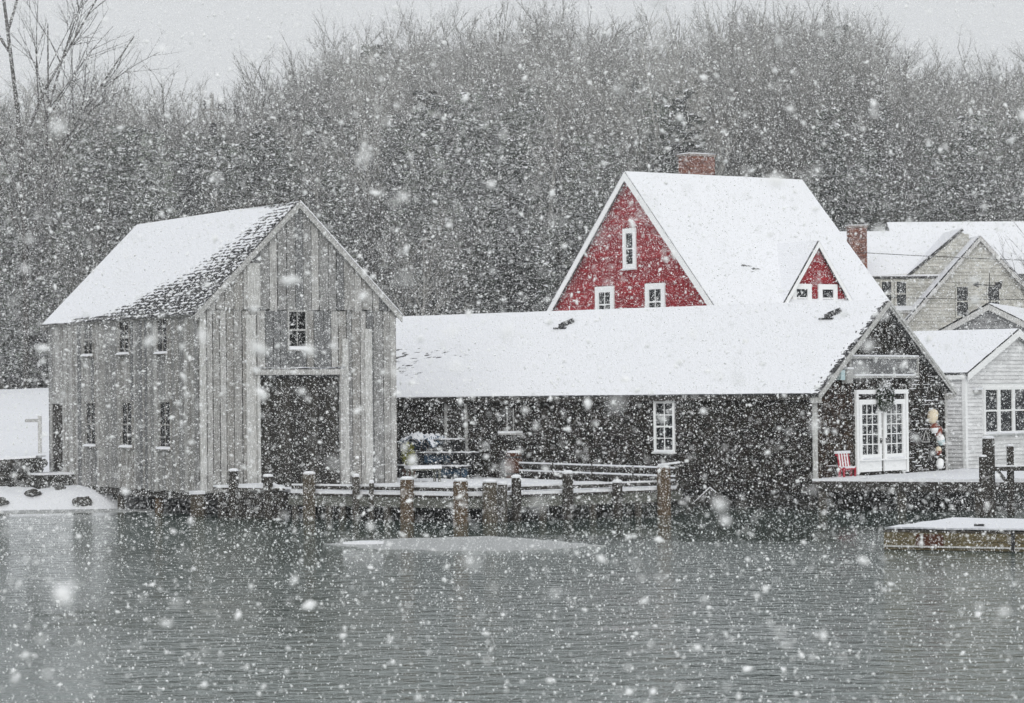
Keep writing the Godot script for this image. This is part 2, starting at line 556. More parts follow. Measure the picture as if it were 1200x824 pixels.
# ------------------------------------------------------------------ trees
func grow(mb: MB, rng: RandomNumberGenerator, p: Vector3, dir: Vector3, length: float, r: float, level: int, last: int, lift: float) -> void:
	var segs := 5 if level == 0 else 3 if level < 3 else 2
	var k := 5 if level == 0 else 4 if level == 1 else 3
	var pts := [p]
	var d := dir
	for i in segs:
		d = (d + Vector3(rng.randf_range(-1, 1), rng.randf_range(-0.5, 0.8) * lift, rng.randf_range(-1, 1)) * (0.07 if level == 0 else 0.20)).normalized()
		pts.append(pts[-1] + d * length / segs)
	for i in segs:
		mb.tube(pts[i], pts[i + 1], lerpf(r, r * 0.3, float(i) / segs), lerpf(r, r * 0.3, float(i + 1) / segs), k)
	if level >= last:
		return
	var kids := [10, 6, 5, 4, 3][level] as int
	for q in kids:
		var f := rng.randf_range(0.28 if level == 0 else 0.18, 1.0)
		var at := f * segs
		var i := mini(int(at), segs - 1)
		var base: Vector3 = (pts[i] as Vector3).lerp(pts[i + 1], at - i)
		var ax := (pts[i + 1] - pts[i]).normalized() as Vector3
		var sidev := ax.cross(Vector3(rng.randf_range(-1, 1), rng.randf_range(-1, 1), rng.randf_range(-1, 1))).normalized()
		var nd := (ax * rng.randf_range(0.75, 1.2) + sidev * rng.randf_range(0.5, 0.95) + Vector3.UP * lift * 0.45).normalized()
		grow(mb, rng, base, nd, length * rng.randf_range(0.36, 0.6) * (1.15 - 0.5 * f), maxf(r * lerpf(0.62, 0.3, f), 0.007), level + 1, last, lift)

func bare_tree_mesh(sd: int, h: float, lift: float, last := 3, near := false) -> ArrayMesh:
	var rng := RandomNumberGenerator.new()
	rng.seed = sd
	var mb := MB.new()
	grow(mb, rng, Vector3(0, -0.3, 0), Vector3.UP, h * 0.88, h * (0.0075 if near else 0.0125), 0, last, lift)
	return mb.mesh(M.bark_dark if near else M.bark)

func conifer_meshes(sd: int, h: float, spread: float) -> Array:
	var rng := RandomNumberGenerator.new()
	rng.seed = sd
	var trunk := MB.new()
	trunk.tube(Vector3(0, -0.4, 0), Vector3(0, h * 0.97, 0), h * 0.013, 0.02, 6)
	var nd := MB.new()
	var sn := MB.new()
	var y := h * 0.12
	while y < h * 0.985:
		var f := y / h
		var reach := spread * pow(1.0 - f, 0.8) * rng.randf_range(0.75, 1.1) + 0.15
		var k := 6 if f < 0.8 else 4
		var a0 := rng.randf() * TAU
		for i in k:
			if rng.randf() < 0.12: continue
			var a := a0 + TAU * i / k + rng.randf_range(-0.3, 0.3)
			var d := Vector3(cos(a), 0, sin(a))
			var s := Vector3(-sin(a), 0, cos(a))
			var L := reach * rng.randf_range(0.7, 1.15)
			var up := lerpf(-0.12, 0.5, f)
			var steps := maxi(2, int(L / 0.42))
			for q in steps:
				var u0 := float(q) / steps
				var b := Vector3(0, y + L * (up * u0 - 0.22 * u0 * u0), 0) + d * L * u0
				var half := L * 0.26 * (1.05 - u0) + 0.12
				for sgn: float in [-1.0, 1.0]:
					var tip := b + d * rng.randf_range(0.25, 0.6) + s * sgn * half * rng.randf_range(0.7, 1.2) + Vector3(0, rng.randf_range(-0.28, 0.05), 0)
					var back := b + d * rng.randf_range(-0.12, 0.05) + Vector3(0, rng.randf_range(-0.05, 0.1), 0)
					var front := b + d * rng.randf_range(0.3, 0.55) + Vector3(0, rng.randf_range(-0.12, 0.06), 0)
					nd.tri(back, tip, front)
					if rng.randf() < 0.5:
						nd.tri(back, front, (back + front) * 0.5 + Vector3(0, -rng.randf_range(0.15, 0.4), 0) + s * sgn * 0.1)
					if rng.randf() < 0.45:
						var lift := Vector3(0, 0.04, 0)
						sn.tri(back + lift, (back + tip) * 0.5 + lift, (back + front) * 0.5 + lift * 2.0)
		y += rng.randf_range(0.3, 0.5) * (h / 15.0)
	var crown := nd.mesh(M.needles if sd % 2 else M.needles_b)
	sn.add_to(crown, M.snow)
	return [trunk.mesh(M.bark_dark), crown]

# ------------------------------------------------------------------ terrain
func skyline(x: float) -> float:
	var k := [[-70, 22.0], [-36, 23.0], [-30, 24.8], [-22, 23.6], [-18.5, 23.0], [-15, 26.3], [-9.5, 28.5], [-3.6, 28.8], [1.2, 31.0], [6, 29.7], [10.7, 28.7], [15.4, 30.0], [23.7, 30.4], [26.7, 27.4], [29.7, 25.8], [33, 26.4], [38, 27.0], [80, 26.0]]
	for i in k.size() - 1:
		if x <= k[i + 1][0]:
			return lerpf(k[i][1], k[i + 1][1], clampf((x - k[i][0]) / (k[i + 1][0] - k[i][0]), 0, 1))
	return 26.0

var land := FastNoiseLite.new()
var stone_shapes := []

func shore(x: float) -> float:
	var k := [[-200, 84.0], [-30, 85.0], [-17, 85.9], [-13.0, 85.9], [-11.9, 86.5], [-11.1, 89.3], [-9.5, 93.0], [-8, 95.0], [8, 96.0], [14, 95.0], [30, 92.0], [200, 90.0]]
	for i in k.size() - 1:
		if x <= k[i + 1][0]:
			return lerpf(k[i][1], k[i + 1][1], clampf((x - k[i][0]) / (k[i + 1][0] - k[i][0]), 0, 1))
	return 90.0

func ground(x: float, d: float) -> float:
	var s := d - shore(x) + land.get_noise_2d(x * 3.0, d * 3.0) * 0.5
	if s < 0:
		return maxf(-1.5, s * 0.5)
	var h := 0.75 * (1.0 - exp(-s * 0.9)) + land.get_noise_2d(x * 6.0, d * 6.0) * 0.12 * clampf(s, 0, 1)
	h += smoothstep(96, 104, d) * 0.35 + smoothstep(102, 134, d) * 2.7
	var crest := skyline(x * 190.0 / maxf(d, 150.0)) - 16.5
	h += smoothstep(134, 196, d) * maxf(crest - 3.8, 0) + maxf(d - 196, 0) * 0.02
	h += land.get_noise_2d(x, d) * smoothstep(110, 150, d) * 0.8
	return h

func _ready() -> void:
	# ---------------------------------------------------------------- camera, sky, light, exposure
	var cam := Camera3D.new()
	cam.name = "camera"
	add_child(cam)
	cam.position = Vector3(0, 3.5, 0)
	cam.rotation_degrees = Vector3(0.877, 0, -0.6)
	cam.fov = 14.67
	cam.near = 0.1
	cam.far = 1500
	var lens := CameraAttributesPhysical.new()
	lens.frustum_focal_length = 93.0
	lens.frustum_focus_distance = 78.0
	lens.exposure_aperture = 5.0
	cam.attributes = lens
	cam.fov = 14.67
	cam.near = 0.1
	cam.far = 1500
	cam.current = true
	var env := Environment.new()
	env.background_mode = Environment.BG_SKY
	var sky := ProceduralSkyMaterial.new()
	sky.sky_top_color = Color(0.745, 0.757, 0.772)
	sky.sky_horizon_color = Color(0.752, 0.762, 0.772)
	sky.sky_curve = 0.3
	sky.ground_horizon_color = Color(0.72, 0.73, 0.74)
	sky.ground_bottom_color = Color(0.5, 0.5, 0.5)
	sky.sun_angle_max = 1.0
	sky.sun_curve = 0.05
	env.sky = Sky.new()
	env.sky.sky_material = sky
	env.background_energy_multiplier = 1.0
	env.tonemap_mode = Environment.TONE_MAPPER_LINEAR
	env.tonemap_exposure = 1.55
	env.sdfgi_enabled = true
	env.ssao_enabled = true
	env.ssil_enabled = true
	env.fog_enabled = true
	env.fog_density = 0.0003
	env.fog_light_color = Color(0.9, 0.91, 0.92)
	env.volumetric_fog_enabled = true
	env.volumetric_fog_density = 0.0
	var we := WorldEnvironment.new()
	we.name = "world_environment"
	we.environment = env
	add_child(we)
	var sun := DirectionalLight3D.new()
	sun.name = "overcast_sun"
	sun.light_energy = 0.5
	sun.light_angular_distance = 80.0
	sun.light_color = Color(1.0, 0.99, 0.97)
	sun.shadow_enabled = true
	sun.sky_mode = DirectionalLight3D.SKY_MODE_LIGHT_ONLY
	sun.rotation_degrees = Vector3(-15, 2, 0)
	add_child(sun)
	# ---------------------------------------------------------------- the place
	land.seed = 7
	land.frequency = 0.05
	make_materials()
	for k in 5: stone_shapes.append(rock_mesh(100 + k, M.stone[k % 3]))
	make_land()
	make_barn()
	make_shop()
	make_white_house()
	make_red_house()
	make_beige_house()
	make_grey_cottage()
	make_dock()
	make_shop_deck()
	make_float()
	make_shop_things()
	make_dock_things()
	make_shore_things()
	make_poles()
	make_trees()
	make_snowfall()

# ------------------------------------------------------------------ ground, hill and water
func make_land() -> void:
	var near_d := []
	var d := 80.0
	while d < 136.0:
		near_d.append(d)
		d += 0.45 if d < 99 else 1.4
	near_d.append(136.0)
	var xs := []
	var x := -110.0
	while x < 110.0:
		xs.append(x)
		x += 0.5 if absf(x + 14) < 7 else 1.6
	var g := func(i: int, j: int) -> Vector3: return W(xs[i], ground(xs[i], near_d[j]), near_d[j])
	tag(put("snowy_ground", sheet(xs.size() - 1, near_d.size() - 1, g, M.snow)), "white snow covered ground on the shore behind the buildings", "ground", "", "structure")
	var h := func(i: int, j: int) -> Vector3:
		var hx := -150.0 + i * 3.0
		var hd := 135.8 + j * 3.0
		return W(hx, ground(hx, hd) + 0.02, hd)
	tag(put("hill", sheet(100, 60, h, M.litter)), "wooded hill of brown leaf litter rising behind the houses", "hill", "", "structure")
	# the water is calm in the lee of the dock and ruffled by gusts further out: one sheet, four strengths of ripple
	var gust := FastNoiseLite.new()
	gust.seed = 14
	gust.frequency = 0.06
	var rng := RandomNumberGenerator.new()
	rng.seed = 5
	var parts := []
	for k in 4: parts.append(MB.new())
	var cell := 0.6
	for j in 170:
		for i in 100:
			var wx := -30.0 + i * cell
			var wd := 102.0 - j * cell
			var lee := smoothstep(68.0, 62.0, wd + gust.get_noise_2d(wx * 1.5, wd) * 3.0 - clampf((-wx - 3.5) * 2.6, 0, 16))
			var k := clampf(lee * (2.2 + gust.get_noise_2d(wx * 0.9, wd * 0.8) * 2.6) + rng.randf_range(-0.45, 0.45), 0, 3)
			var mb: MB = parts[int(round(k))]
			mb.quad(W(wx, 0, wd - cell), W(wx + cell, 0, wd - cell), W(wx + cell, 0, wd), W(wx, 0, wd))
	for q in [[-150, -30, -130, 60], [30, 150, -130, 60], [-30, 30, 0, 60], [-30, 30, -130, -102]]:
		var mb: MB = parts[2]
		mb.quad(Vector3(q[0], 0, q[3]), Vector3(q[1], 0, q[3]), Vector3(q[1], 0, q[2]), Vector3(q[0], 0, q[2]))
	var wm := ArrayMesh.new()
	for k in 4: parts[k].add_to(wm, M.water[k])
	tag(put("water", wm), "dark green rippled harbour water in front of the buildings", "water", "", "structure")

# ------------------------------------------------------------------ the grey board barn
func make_barn() -> void:
	var rng := RandomNumberGenerator.new()
	rng.seed = 11
	var b := thing("barn", "weathered grey board barn with wide dark doors and snow on its roof", "barn", W(-9.2, 0, 80), 30.3)
	var WD := 6.54
	var LN := 12.16
	var F := 0.75
	var E := 6.05
	var P := 9.28
	var sl := (P - E) / (WD / 2)
	var door := Rect2(1.88, F, 2.70, 3.36)
	var win := Rect2(2.90, 4.88, 0.62, 1.16)
	# gable: two tiers of boards, split at the eave line
	boards(b, Transform3D(Basis(), Vector3.ZERO), WD, F - 0.08, func(_x): return E - 0.02, [door, win], 0.2, 0.3, 0.03, M.board, rng)
	boards(b, Transform3D(Basis(), Vector3(0, 0, 0.012)), WD, E, func(q): return E + minf(q, WD - q) * sl - 0.05, [], 0.22, 0.34, 0.03, M.board, rng)
	for q in [[1.52, 1.83, F - 0.05, 5.9], [4.70, 4.90, F - 0.05, 5.2], [5.46, 5.70, F - 0.05, 5.5], [0.03, 0.22, F - 0.05, 5.95]]:
		boxpart("pale_board", b, Vector3((q[0] + q[1]) / 2, (q[2] + q[3]) / 2, 0.055), Vector3(q[1] - q[0], q[3] - q[2], 0.025), M.pale_board)
	boxpart("pale_board", b, Vector3(1.78, 6.78, 0.07), Vector3(0.42, 1.32, 0.025), M.pale_board)
	# side wall
	var side := Transform3D(Basis(Vector3(0, 0, 1), Vector3.UP, Vector3(-1, 0, 0)), Vector3(0, 0, -LN))
	var holes := []
	var sw := [[-9.0, 4.83, 0.86, 1.06, 2], [-5.98, 4.83, 0.86, 1.06, 2], [-2.98, 4.80, 0.86, 1.08, 2], [-8.84, 1.95, 0.9, 1.42, 2], [-5.82, 1.95, 0.9, 1.42, 2], [-2.84, 1.93, 0.9, 1.46, 2]]
	for s in sw:
		holes.append(Rect2(s[0] + LN, s[1], s[2], s[3]))
	var sdoor := Rect2(-11.8 + LN, 1.1, 0.95, 2.2)
	holes.append(sdoor)
	boards(b, side, LN, F - 0.08, func(_x): return E - 0.03, holes, 0.2, 0.3, 0.03, M.board, rng)
	# the two walls away from the water
	boards(b, Transform3D(Basis(Vector3(-1, 0, 0), Vector3.UP, Vector3(0, 0, -1)), Vector3(WD, 0, -LN)), WD, F, func(q): return E + minf(q, WD - q) * sl - 0.05, [], 0.3, 0.4, 0.03, M.board, rng)
	boards(b, Transform3D(Basis(Vector3(0, 0, -1), Vector3.UP, Vector3(1, 0, 0)), Vector3(WD, 0, 0)), LN, F, func(_x): return E - 0.03, [], 0.3, 0.4, 0.03, M.board, rng)
	for h in range(sw.size()):
		var s = sw[h]
		window(b, side * Transform3D(Basis(), Vector3(s[0] + LN + s[2] / 2, s[1] + s[3] / 2, 0.035)), s[2] - 0.10, s[3] - 0.10, 2, 2, 0.05, M.board[3], M.clear, 0.06)
	window(b, Transform3D(Basis(), Vector3(3.21, 5.46, 0.035)), 0.54, 1.08, 2, 2, 0.05, M.trim_grey, M.clear, 0.08)
	# side door: dark leaf with pale jambs and lintel
	var dr := boxpart("door", b, side * Vector3(-11.8 + LN + 0.475, 2.2, 0.0), Vector3(0.03, 2.18, 0.93), M.dark_wood)
	for q in 4:
		boxpart("door_plank", dr, Vector3(-0.7, 0, -0.375 + q * 0.25), Vector3(0.5, 0.99, 0.23), M.dark_wood)
	boxpart("door_trim", b, side * Vector3(-11.9 + LN, 2.25, 0.045), Vector3(0.04, 2.5, 0.14), M.trim_grey)
	boxpart("door_trim", b, side * Vector3(-10.79 + LN, 2.25, 0.045), Vector3(0.04, 2.5, 0.12), M.trim_grey)
	boxpart("door_trim", b, side * Vector3(-11.33 + LN, 3.41, 0.047), Vector3(0.04, 0.2, 1.0), M.trim_grey)
	# great doorway: frame, header with snow
	boxpart("door_post", b, Vector3(1.885, 2.43, 0.09), Vector3(0.09, 3.4, 0.12), M.pale_board)
	boxpart("door_post", b, Vector3(4.63, 2.43, 0.09), Vector3(0.10, 3.4, 0.10), M.board[2])
	boxpart("door_header", b, Vector3(3.23, 4.20, 0.11), Vector3(2.98, 0.16, 0.17), M.board[2])
	snow_sheet(b, Vector3(1.74, 4.28, 0.2), Vector3(2.98, 0, 0), Vector3(0, 0, -0.18), 0.08, func(u, _v): return 0.06 + 0.015 * sin(u * 5.0))
	for k in 2:
		var leaf := boxpart("barn_door", b, Vector3(2.565 + k * 1.36, 2.41, -0.10), Vector3(1.34, 3.3, 0.03), M.dark_wood)
		for q in 6:
			boxpart("plank", leaf, Vector3(-0.5 + (q + 0.5) / 6.0, 0, 0.9 + 0.25 * (q % 2)), Vector3(0.155, 0.995, 0.8), M.door_wood[(q * 2 + k) % 3])
	boxpart("door_track", b, Vector3(3.23, 4.06, -0.03), Vector3(2.68, 0.07, 0.05), M.iron)
	# floor, posts and beams inside the doorway
	boxpart("floor", b, Vector3(WD / 2, F - 0.05, -LN / 2), Vector3(WD - 0.1, 0.16, LN - 0.1), M.dark_wood)
	for q in [0.3, 3.27, 6.24]:
		for z in [-3.0, -6.0, -9.0]:
			boxpart("post", b, Vector3(q, 3.4, z), Vector3(0.2, 5.2, 0.2), M.dark_wood)
	for z in [-3.0, -6.0, -9.0]:
		boxpart("tie_beam", b, Vector3(WD / 2, 4.4, z), Vector3(WD - 0.1, 0.22, 0.22), M.dark_wood)
	boxpart("loft_floor", b, Vector3(WD / 2, 4.56, -LN / 2), Vector3(WD - 0.08, 0.08, LN - 0.1), M.dark_wood)
	# sill beam and the piles it stands on
	boxpart("sill_beam", b, Vector3(WD / 2, F - 0.19, -0.12), Vector3(WD - 0.02, 0.2, 0.2), M.dark_wood)
	boxpart("sill_beam", b, Vector3(0.12, F - 0.19, -LN / 2), Vector3(0.2, 0.2, LN - 0.4), M.dark_wood)
	for q in [[0.18, -0.15], [2.2, -0.15], [4.4, -0.15], [6.35, -0.15], [0.18, -3.4], [0.18, -6.4], [0.18, -9.2], [3.2, -3.4], [6.3, -3.4], [3.2, -7.0], [6.3, -7.0], [6.3, -11.0]]:
		var mb := MB.new()
		mb.tube(Vector3(q[0], -1.2, q[1]), Vector3(q[0], F - 0.28, q[1]), 0.16, 0.14, 8, true)
		put("pile", mb.mesh(M.pile[rng.randi() % 4]), b)
	# corner footing with snow on it
	boxpart("corner_post", b, Vector3(-0.12, 0.28, 0.12), Vector3(0.3, 0.75, 0.3), M.pile[0])
	boxpart("snow_cap", b, Vector3(-0.12, 0.70, 0.12), Vector3(0.36, 0.1, 0.36), M.snow)
	# roof
	var oh := 0.16
	var end := 0.14
	for s in 2:
		var ex := -oh if s == 0 else WD + oh
		var O := Vector3(ex, E - oh * sl + 0.02, end)
		var V := Vector3(WD / 2, P + 0.04, end) - O
		var U := Vector3(0, 0, -LN - end * 2)
		var N := Vector3(-V.y, V.x, 0).normalized() if s == 0 else Vector3(V.y, -V.x, 0).normalized()
		var roof := slab(b, O, U, V, 0.09, M.board[3], "roof")
		var sh := MB.new()
		var tones := [Color(0.09, 0.09, 0.095), Color(0.12, 0.12, 0.12), Color(0.07, 0.07, 0.075)]
		if s == 0:
			shingles(sh, O + U + N * 0.004, -U.normalized(), V.normalized(), N, U.length(), V.length(), 0.14, 0.17, 0.022, rng, tones, func(_u, _v): return true)
		else:
			shingles(sh, O + N * 0.004, U.normalized(), V.normalized(), N, U.length(), V.length(), 0.2, 0.3, 0.022, rng, tones, func(_u, _v): return true)
		tag(put("shingles", sh.mesh(M.shingle), roof), "", "", "", "stuff")
		var fine := FastNoiseLite.new()
		fine.seed = 3 + s
		fine.frequency = 5.5
		var coarse := FastNoiseLite.new()
		coarse.seed = 8
		coarse.frequency = 0.35
		var lv := V.length()
		# drifted snow: the wind has scoured the corner by the gable and the ridge beside it
		var th := func(u: float, w: float) -> float:
			var f := w / lv
			var edge := 7.4 * (1.0 - f) * (1.0 - f) + 0.8 + coarse.get_noise_2d(u, w) * 1.5
			if w < 0.25: edge += 2.0
			if f > 0.965: edge += 4.0 * clampf(1.0 - u / 9.0, 0, 1)
			var a := clampf((u - edge) / 1.7, -1.0, 1.0)
			var step := fposmod(w, 0.14) / 0.14
			return 0.034 + 0.024 * a + fine.get_noise_2d(u * 0.5, w * 1.5) * 0.034 * (1.1 - a) - 0.006 * (1.0 - absf(a)) - (1.0 - step) * 0.012 * (1.0 - clampf(a, 0, 1))
		if s == 1:
			th = func(_u: float, _w: float) -> float: return 0.05 + 0.01 * fine.get_noise_2d(_u, _w)
		snow_sheet(roof, O, U, V, 0.036, th)
		# rake boards along both gables
		for z in [end + 0.012, -LN - end - 0.012]:
			var rb := MB.new()
			var h := 0.2
			rb.hexa([Vector3(O.x, O.y - h - 0.02, z + 0.02), Vector3(WD / 2, P + 0.04 - h - 0.02, z + 0.02), Vector3(WD / 2, P + 0.04 - h - 0.02, z - 0.02), Vector3(O.x, O.y - h - 0.02, z - 0.02),
				Vector3(O.x, O.y - 0.01, z + 0.02), Vector3(WD / 2, P + 0.03, z + 0.02), Vector3(WD / 2, P + 0.03, z - 0.02), Vector3(O.x, O.y - 0.01, z - 0.02)])
			put("rake_board", rb.mesh(M.trim_grey), b)
	boxpart("eave_board", b, Vector3(-0.07, E - 0.1, -LN / 2), Vector3(0.04, 0.14, LN), M.trim_grey)
	var rc := MB.new()
	rc.bar(Vector3(WD / 2, P + 0.07, end), Vector3(WD / 2, P + 0.07, -LN - end), 0.12, 0.05)
	put("ridge_cap", rc.mesh(M.dark_wood), b)

# ------------------------------------------------------------------ the long dark shingled shop
func make_shop() -> void:
	var rng := RandomNumberGenerator.new()
	rng.seed = 23
	var b := thing("shop", "long low dark shingled shop with a snow covered roof and white double doors", "building", W(8.85, 0, 80), 50.0)
	var WD := 7.32
	var LN := 21.6
	var F := 0.98
	var E := 3.5
	var P := 6.15
	var sl := (P - E) / (WD / 2)
	var core := MB.new()
	core.span(Vector3(0.02, F - 0.35, -0.02), Vector3(WD - 0.02, E, -LN + 0.02))
	put("wall", core.mesh(M.wall_core), b)
	for z in [-0.02, -LN + 0.02]:
		var g := MB.new()
		var zz: float = z + (-0.1 if z > -1 else 0.1)
		var a := Vector3(0.02, E, maxf(z, zz))
		g.hexa([a, Vector3(WD - 0.02, E, a.z), Vector3(WD - 0.02, E, minf(z, zz)), Vector3(0.02, E, minf(z, zz)),
			Vector3(WD / 2 - 0.02, P, a.z), Vector3(WD / 2 + 0.02, P, a.z), Vector3(WD / 2 + 0.02, P, minf(z, zz)), Vector3(WD / 2 - 0.02, P, minf(z, zz))])
		put("gable_wall", g.mesh(M.wall_core), b)
	# wall shingles
	var tones := [Color(0.030, 0.026, 0.022), Color(0.042, 0.036, 0.030), Color(0.021, 0.019, 0.017), Color(0.055, 0.049, 0.044)]
	var warm := [Color(0.066, 0.045, 0.031), Color(0.054, 0.037, 0.027), Color(0.042, 0.034, 0.029)]
	var front := MB.new()
	var sm := MB.new()
	var holes := [Rect2(2.12, 0, 2.88, 2.36 + F)]
	var okf := func(u: float, v: float) -> bool:
		var y := v + F - 0.1
		for h in holes:
			if h.has_point(Vector2(u, y)): return false
		return y < E or (u > (y - E) / sl - 0.05 and u < WD - (y - E) / sl + 0.05)
	shingles(front, Vector3(0, F - 0.1, 0), Vector3(1, 0, 0), Vector3.UP, Vector3(0, 0, 1), 2.0, 5.2, 0.125, 0.14, 0.032, rng, warm, okf)
	shingles(front, Vector3(2.0, F - 0.1, 0), Vector3(1, 0, 0), Vector3.UP, Vector3(0, 0, 1), WD - 2.0, 5.2, 0.125, 0.14, 0.032, rng, tones, func(u, v): return okf.call(u + 2.0, v))
	tag(put("shingles", front.mesh(M.shingle), b), "", "", "", "stuff")
	# snow lodged on the lower edges of the courses
	for k in 150:
		var y := F + 0.025 + 0.125 * float(rng.randi() % 38) + 0.0
		var u := rng.randf_range(0.3, WD - 0.3)
		if rng.randf() < 0.55: u = rng.randf_range(4.9, WD - 0.3)
		var L := rng.randf_range(0.06, 0.45)
		if not okf.call(u, y - F + 0.1) or not okf.call(u + L, y - F + 0.1) or u + L > WD - 0.2: continue
		sm.box(Transform3D(Basis(), Vector3(u + L / 2, y + 0.012, 0.026)), Vector3(L, rng.randf_range(0.012, 0.03), 0.026))
	tag(put("lodged_snow", sm.mesh(M.snow), b), "", "", "", "stuff")
	var side := Transform3D(Basis(Vector3(0, 0, 1), Vector3.UP, Vector3(-1, 0, 0)), Vector3(0, 0, -LN))
	var wside := Rect2(-5.87 + LN, 1.65, 0.8, 1.57)
	var dside := Rect2(-14.4 + LN, F, 0.95, 2.2)
	var long := MB.new()
	shingles(long, Vector3(0, F - 0.45, -LN), Vector3(0, 0, 1), Vector3.UP, Vector3(-1, 0, 0), LN, E - F + 0.45, 0.125, 0.15, 0.034, rng, tones, func(u, v):
		var y: float = v + F - 0.45
		return not wside.has_point(Vector2(u, y)) and not dside.has_point(Vector2(u, y)))
	tag(put("shingles", long.mesh(M.shingle), b), "", "", "", "stuff")
	for q in [[0.0, 0.0], [WD, 0.0]]:
		boxpart("corner_board", b, Vector3(q[0], (F + E) / 2 - 0.05, q[1] + 0.0), Vector3(0.11, E - F + 0.2, 0.11), M.pale_board)
	# windows and doors
	window(b, side * Transform3D(Basis(), Vector3(wside.get_center().x, wside.get_center().y, 0.04)), 0.64, 1.42, 2, 4, 0.075, M.white_paint, M.glass, 0.05)
	var dd := side * Vector3(dside.get_center().x, dside.get_center().y, 0.0)
	boxpart("door", b, dd + Vector3(0.0, 0, 0), Vector3(0.06, 2.2, 0.8), M.dark_wood)
	boxpart("door_trim", b, dd + Vector3(-0.04, 0, -0.44), Vector3(0.08, 2.2, 0.085), M.trim_grey)
	boxpart("door_trim", b, dd + Vector3(-0.04, 0, 0.44), Vector3(0.08, 2.2, 0.085), M.trim_grey)
	for k in 2:
		var leaf := window(b, Transform3D(Basis(), Vector3(2.88 + k * 1.36, 2.30, 0.05)), 0.92, 1.50, 3, 5, 0.15, M.white_paint, M.glass, 0.0, "door_leaf", false, 0.07)
		boxpart("kick_panel", leaf, Vector3(2.88 + k * 1.36, 1.21, 0.045), Vector3(1.22, 0.36, 0.06), M.white_paint)
		boxpart("handle", leaf, Vector3(3.40 + k * 0.32, 1.95, 0.11), Vector3(0.03, 0.16, 0.05), M.iron)
		boxpart("snow_cap", leaf, Vector3(2.88 + k * 1.36, 1.43, 0.10), Vector3(0.95, 0.05, 0.06), M.snow)
	for q in [2.17, 4.95]:
		boxpart("door_trim", b, Vector3(q, 2.17, 0.05), Vector3(0.12, 2.4, 0.08), M.white_paint)
	boxpart("door_trim", b, Vector3(3.56, 3.43, 0.052), Vector3(2.9, 0.13, 0.09), M.white_paint)
	# underside piles
	for z in [-0.2, -3.6, -7.0, -10.4, -14.0]:
		for x in [0.15, 3.6, 7.0]:
			var mb := MB.new()
			mb.tube(Vector3(x, -1.0, z), Vector3(x, F - 0.34, z), 0.13, 0.12, 7, true)
			put("pile", mb.mesh(M.pile[3]), b)
	var fnd := MB.new()
	fnd.span(Vector3(0.7, -0.8, -0.9), Vector3(WD - 0.3, F - 0.36, -LN + 0.3))
	var fo := put("foundation", fnd.mesh(M.stone[1]), b)
	for k in 70:
		var u := rng.randf_range(0.4, 16.0)
		put("stone", stone_shapes[k % 5], fo, Transform3D(Basis(Vector3.UP, rng.randf() * 6.0) * Basis.from_scale(Vector3(rng.randf_range(0.5, 0.9), rng.randf_range(0.3, 0.5), 0.6)), Vector3(0.55, rng.randf_range(-0.05, 0.5), -u) if k % 3 else Vector3(rng.randf_range(0.6, WD - 0.3), rng.randf_range(-0.05, 0.5), -0.8)))
	var br := MB.new()
	br.bar(Vector3(0.2, 0.75, 0.0), Vector3(0.9, 0.05, 0.1), 0.12, 0.05)
	put("brace", br.mesh(M.pile[0]), b)
	# roof
	var fine := FastNoiseLite.new()
	fine.seed = 31
	fine.frequency = 3.0
	var coarse := FastNoiseLite.new()
	coarse.seed = 12
	coarse.frequency = 0.5
	for s in 2:
		var oh := 0.22 if s == 0 else 0.14
		var end := 0.28
		var ex := -oh if s == 0 else WD + oh
		var O := Vector3(ex, E - oh * sl + 0.04, end)
		var V := Vector3(WD / 2, P + 0.04, end) - O
		var U := Vector3(0, 0, -LN - end)
		var N := Vector3(-V.y, V.x, 0).normalized() if s == 0 else Vector3(V.y, -V.x, 0).normalized()
		var roof := slab(b, O, U, V, 0.08, M.roof_deck, "roof")
		var sh := MB.new()
		var rt := [Color(0.08, 0.08, 0.085), Color(0.11, 0.11, 0.115), Color(0.06, 0.06, 0.065)]
		if s == 0:
			shingles(sh, O + U + N * 0.004, -U.normalized(), V.normalized(), N, U.length(), V.length(), 0.14, 0.25, 0.015, rng, rt, func(_u, _v): return true)
		else:
			shingles(sh, O + N * 0.004, U.normalized(), V.normalized(), N, U.length(), V.length(), 0.2, 0.4, 0.015, rng, rt, func(_u, _v): return true)
		tag(put("shingles", sh.mesh(M.shingle), roof), "", "", "", "stuff")
		var lv := V.length()
		var th := func(u: float, w: float) -> float:
			var t := 0.045 + 0.012 * coarse.get_noise_2d(u, w) + 0.006 * fine.get_noise_2d(u, w * 2.0)
			t += 0.005 * sin(w / 0.14 * TAU)
			# bare streaks by the barn, a scoured rake edge
			var near_barn := clampf((u - 15.2 + coarse.get_noise_2d(u, w * 2.0) * 2.2) / 1.8, 0, 1) * smoothstep(0.12, 0.3, w / lv) * (1.0 - smoothstep(0.5, 0.75, w / lv))
			t -= near_barn * (0.022 + 0.045 * fine.get_noise_2d(u * 0.45, w * 2.6))
			t -= clampf(1.0 - u / 0.35, 0, 1) * (0.05 + 0.05 * fine.get_noise_2d(u * 2.0, w * 1.2))
			return t
		snow_sheet(roof, O, U, V, 0.06, th if s == 0 else func(u, w): return 0.045 + 0.01 * coarse.get_noise_2d(u, w) - clampf(1.0 - u / 0.25, 0, 1) * 0.06)
		var rb := MB.new()
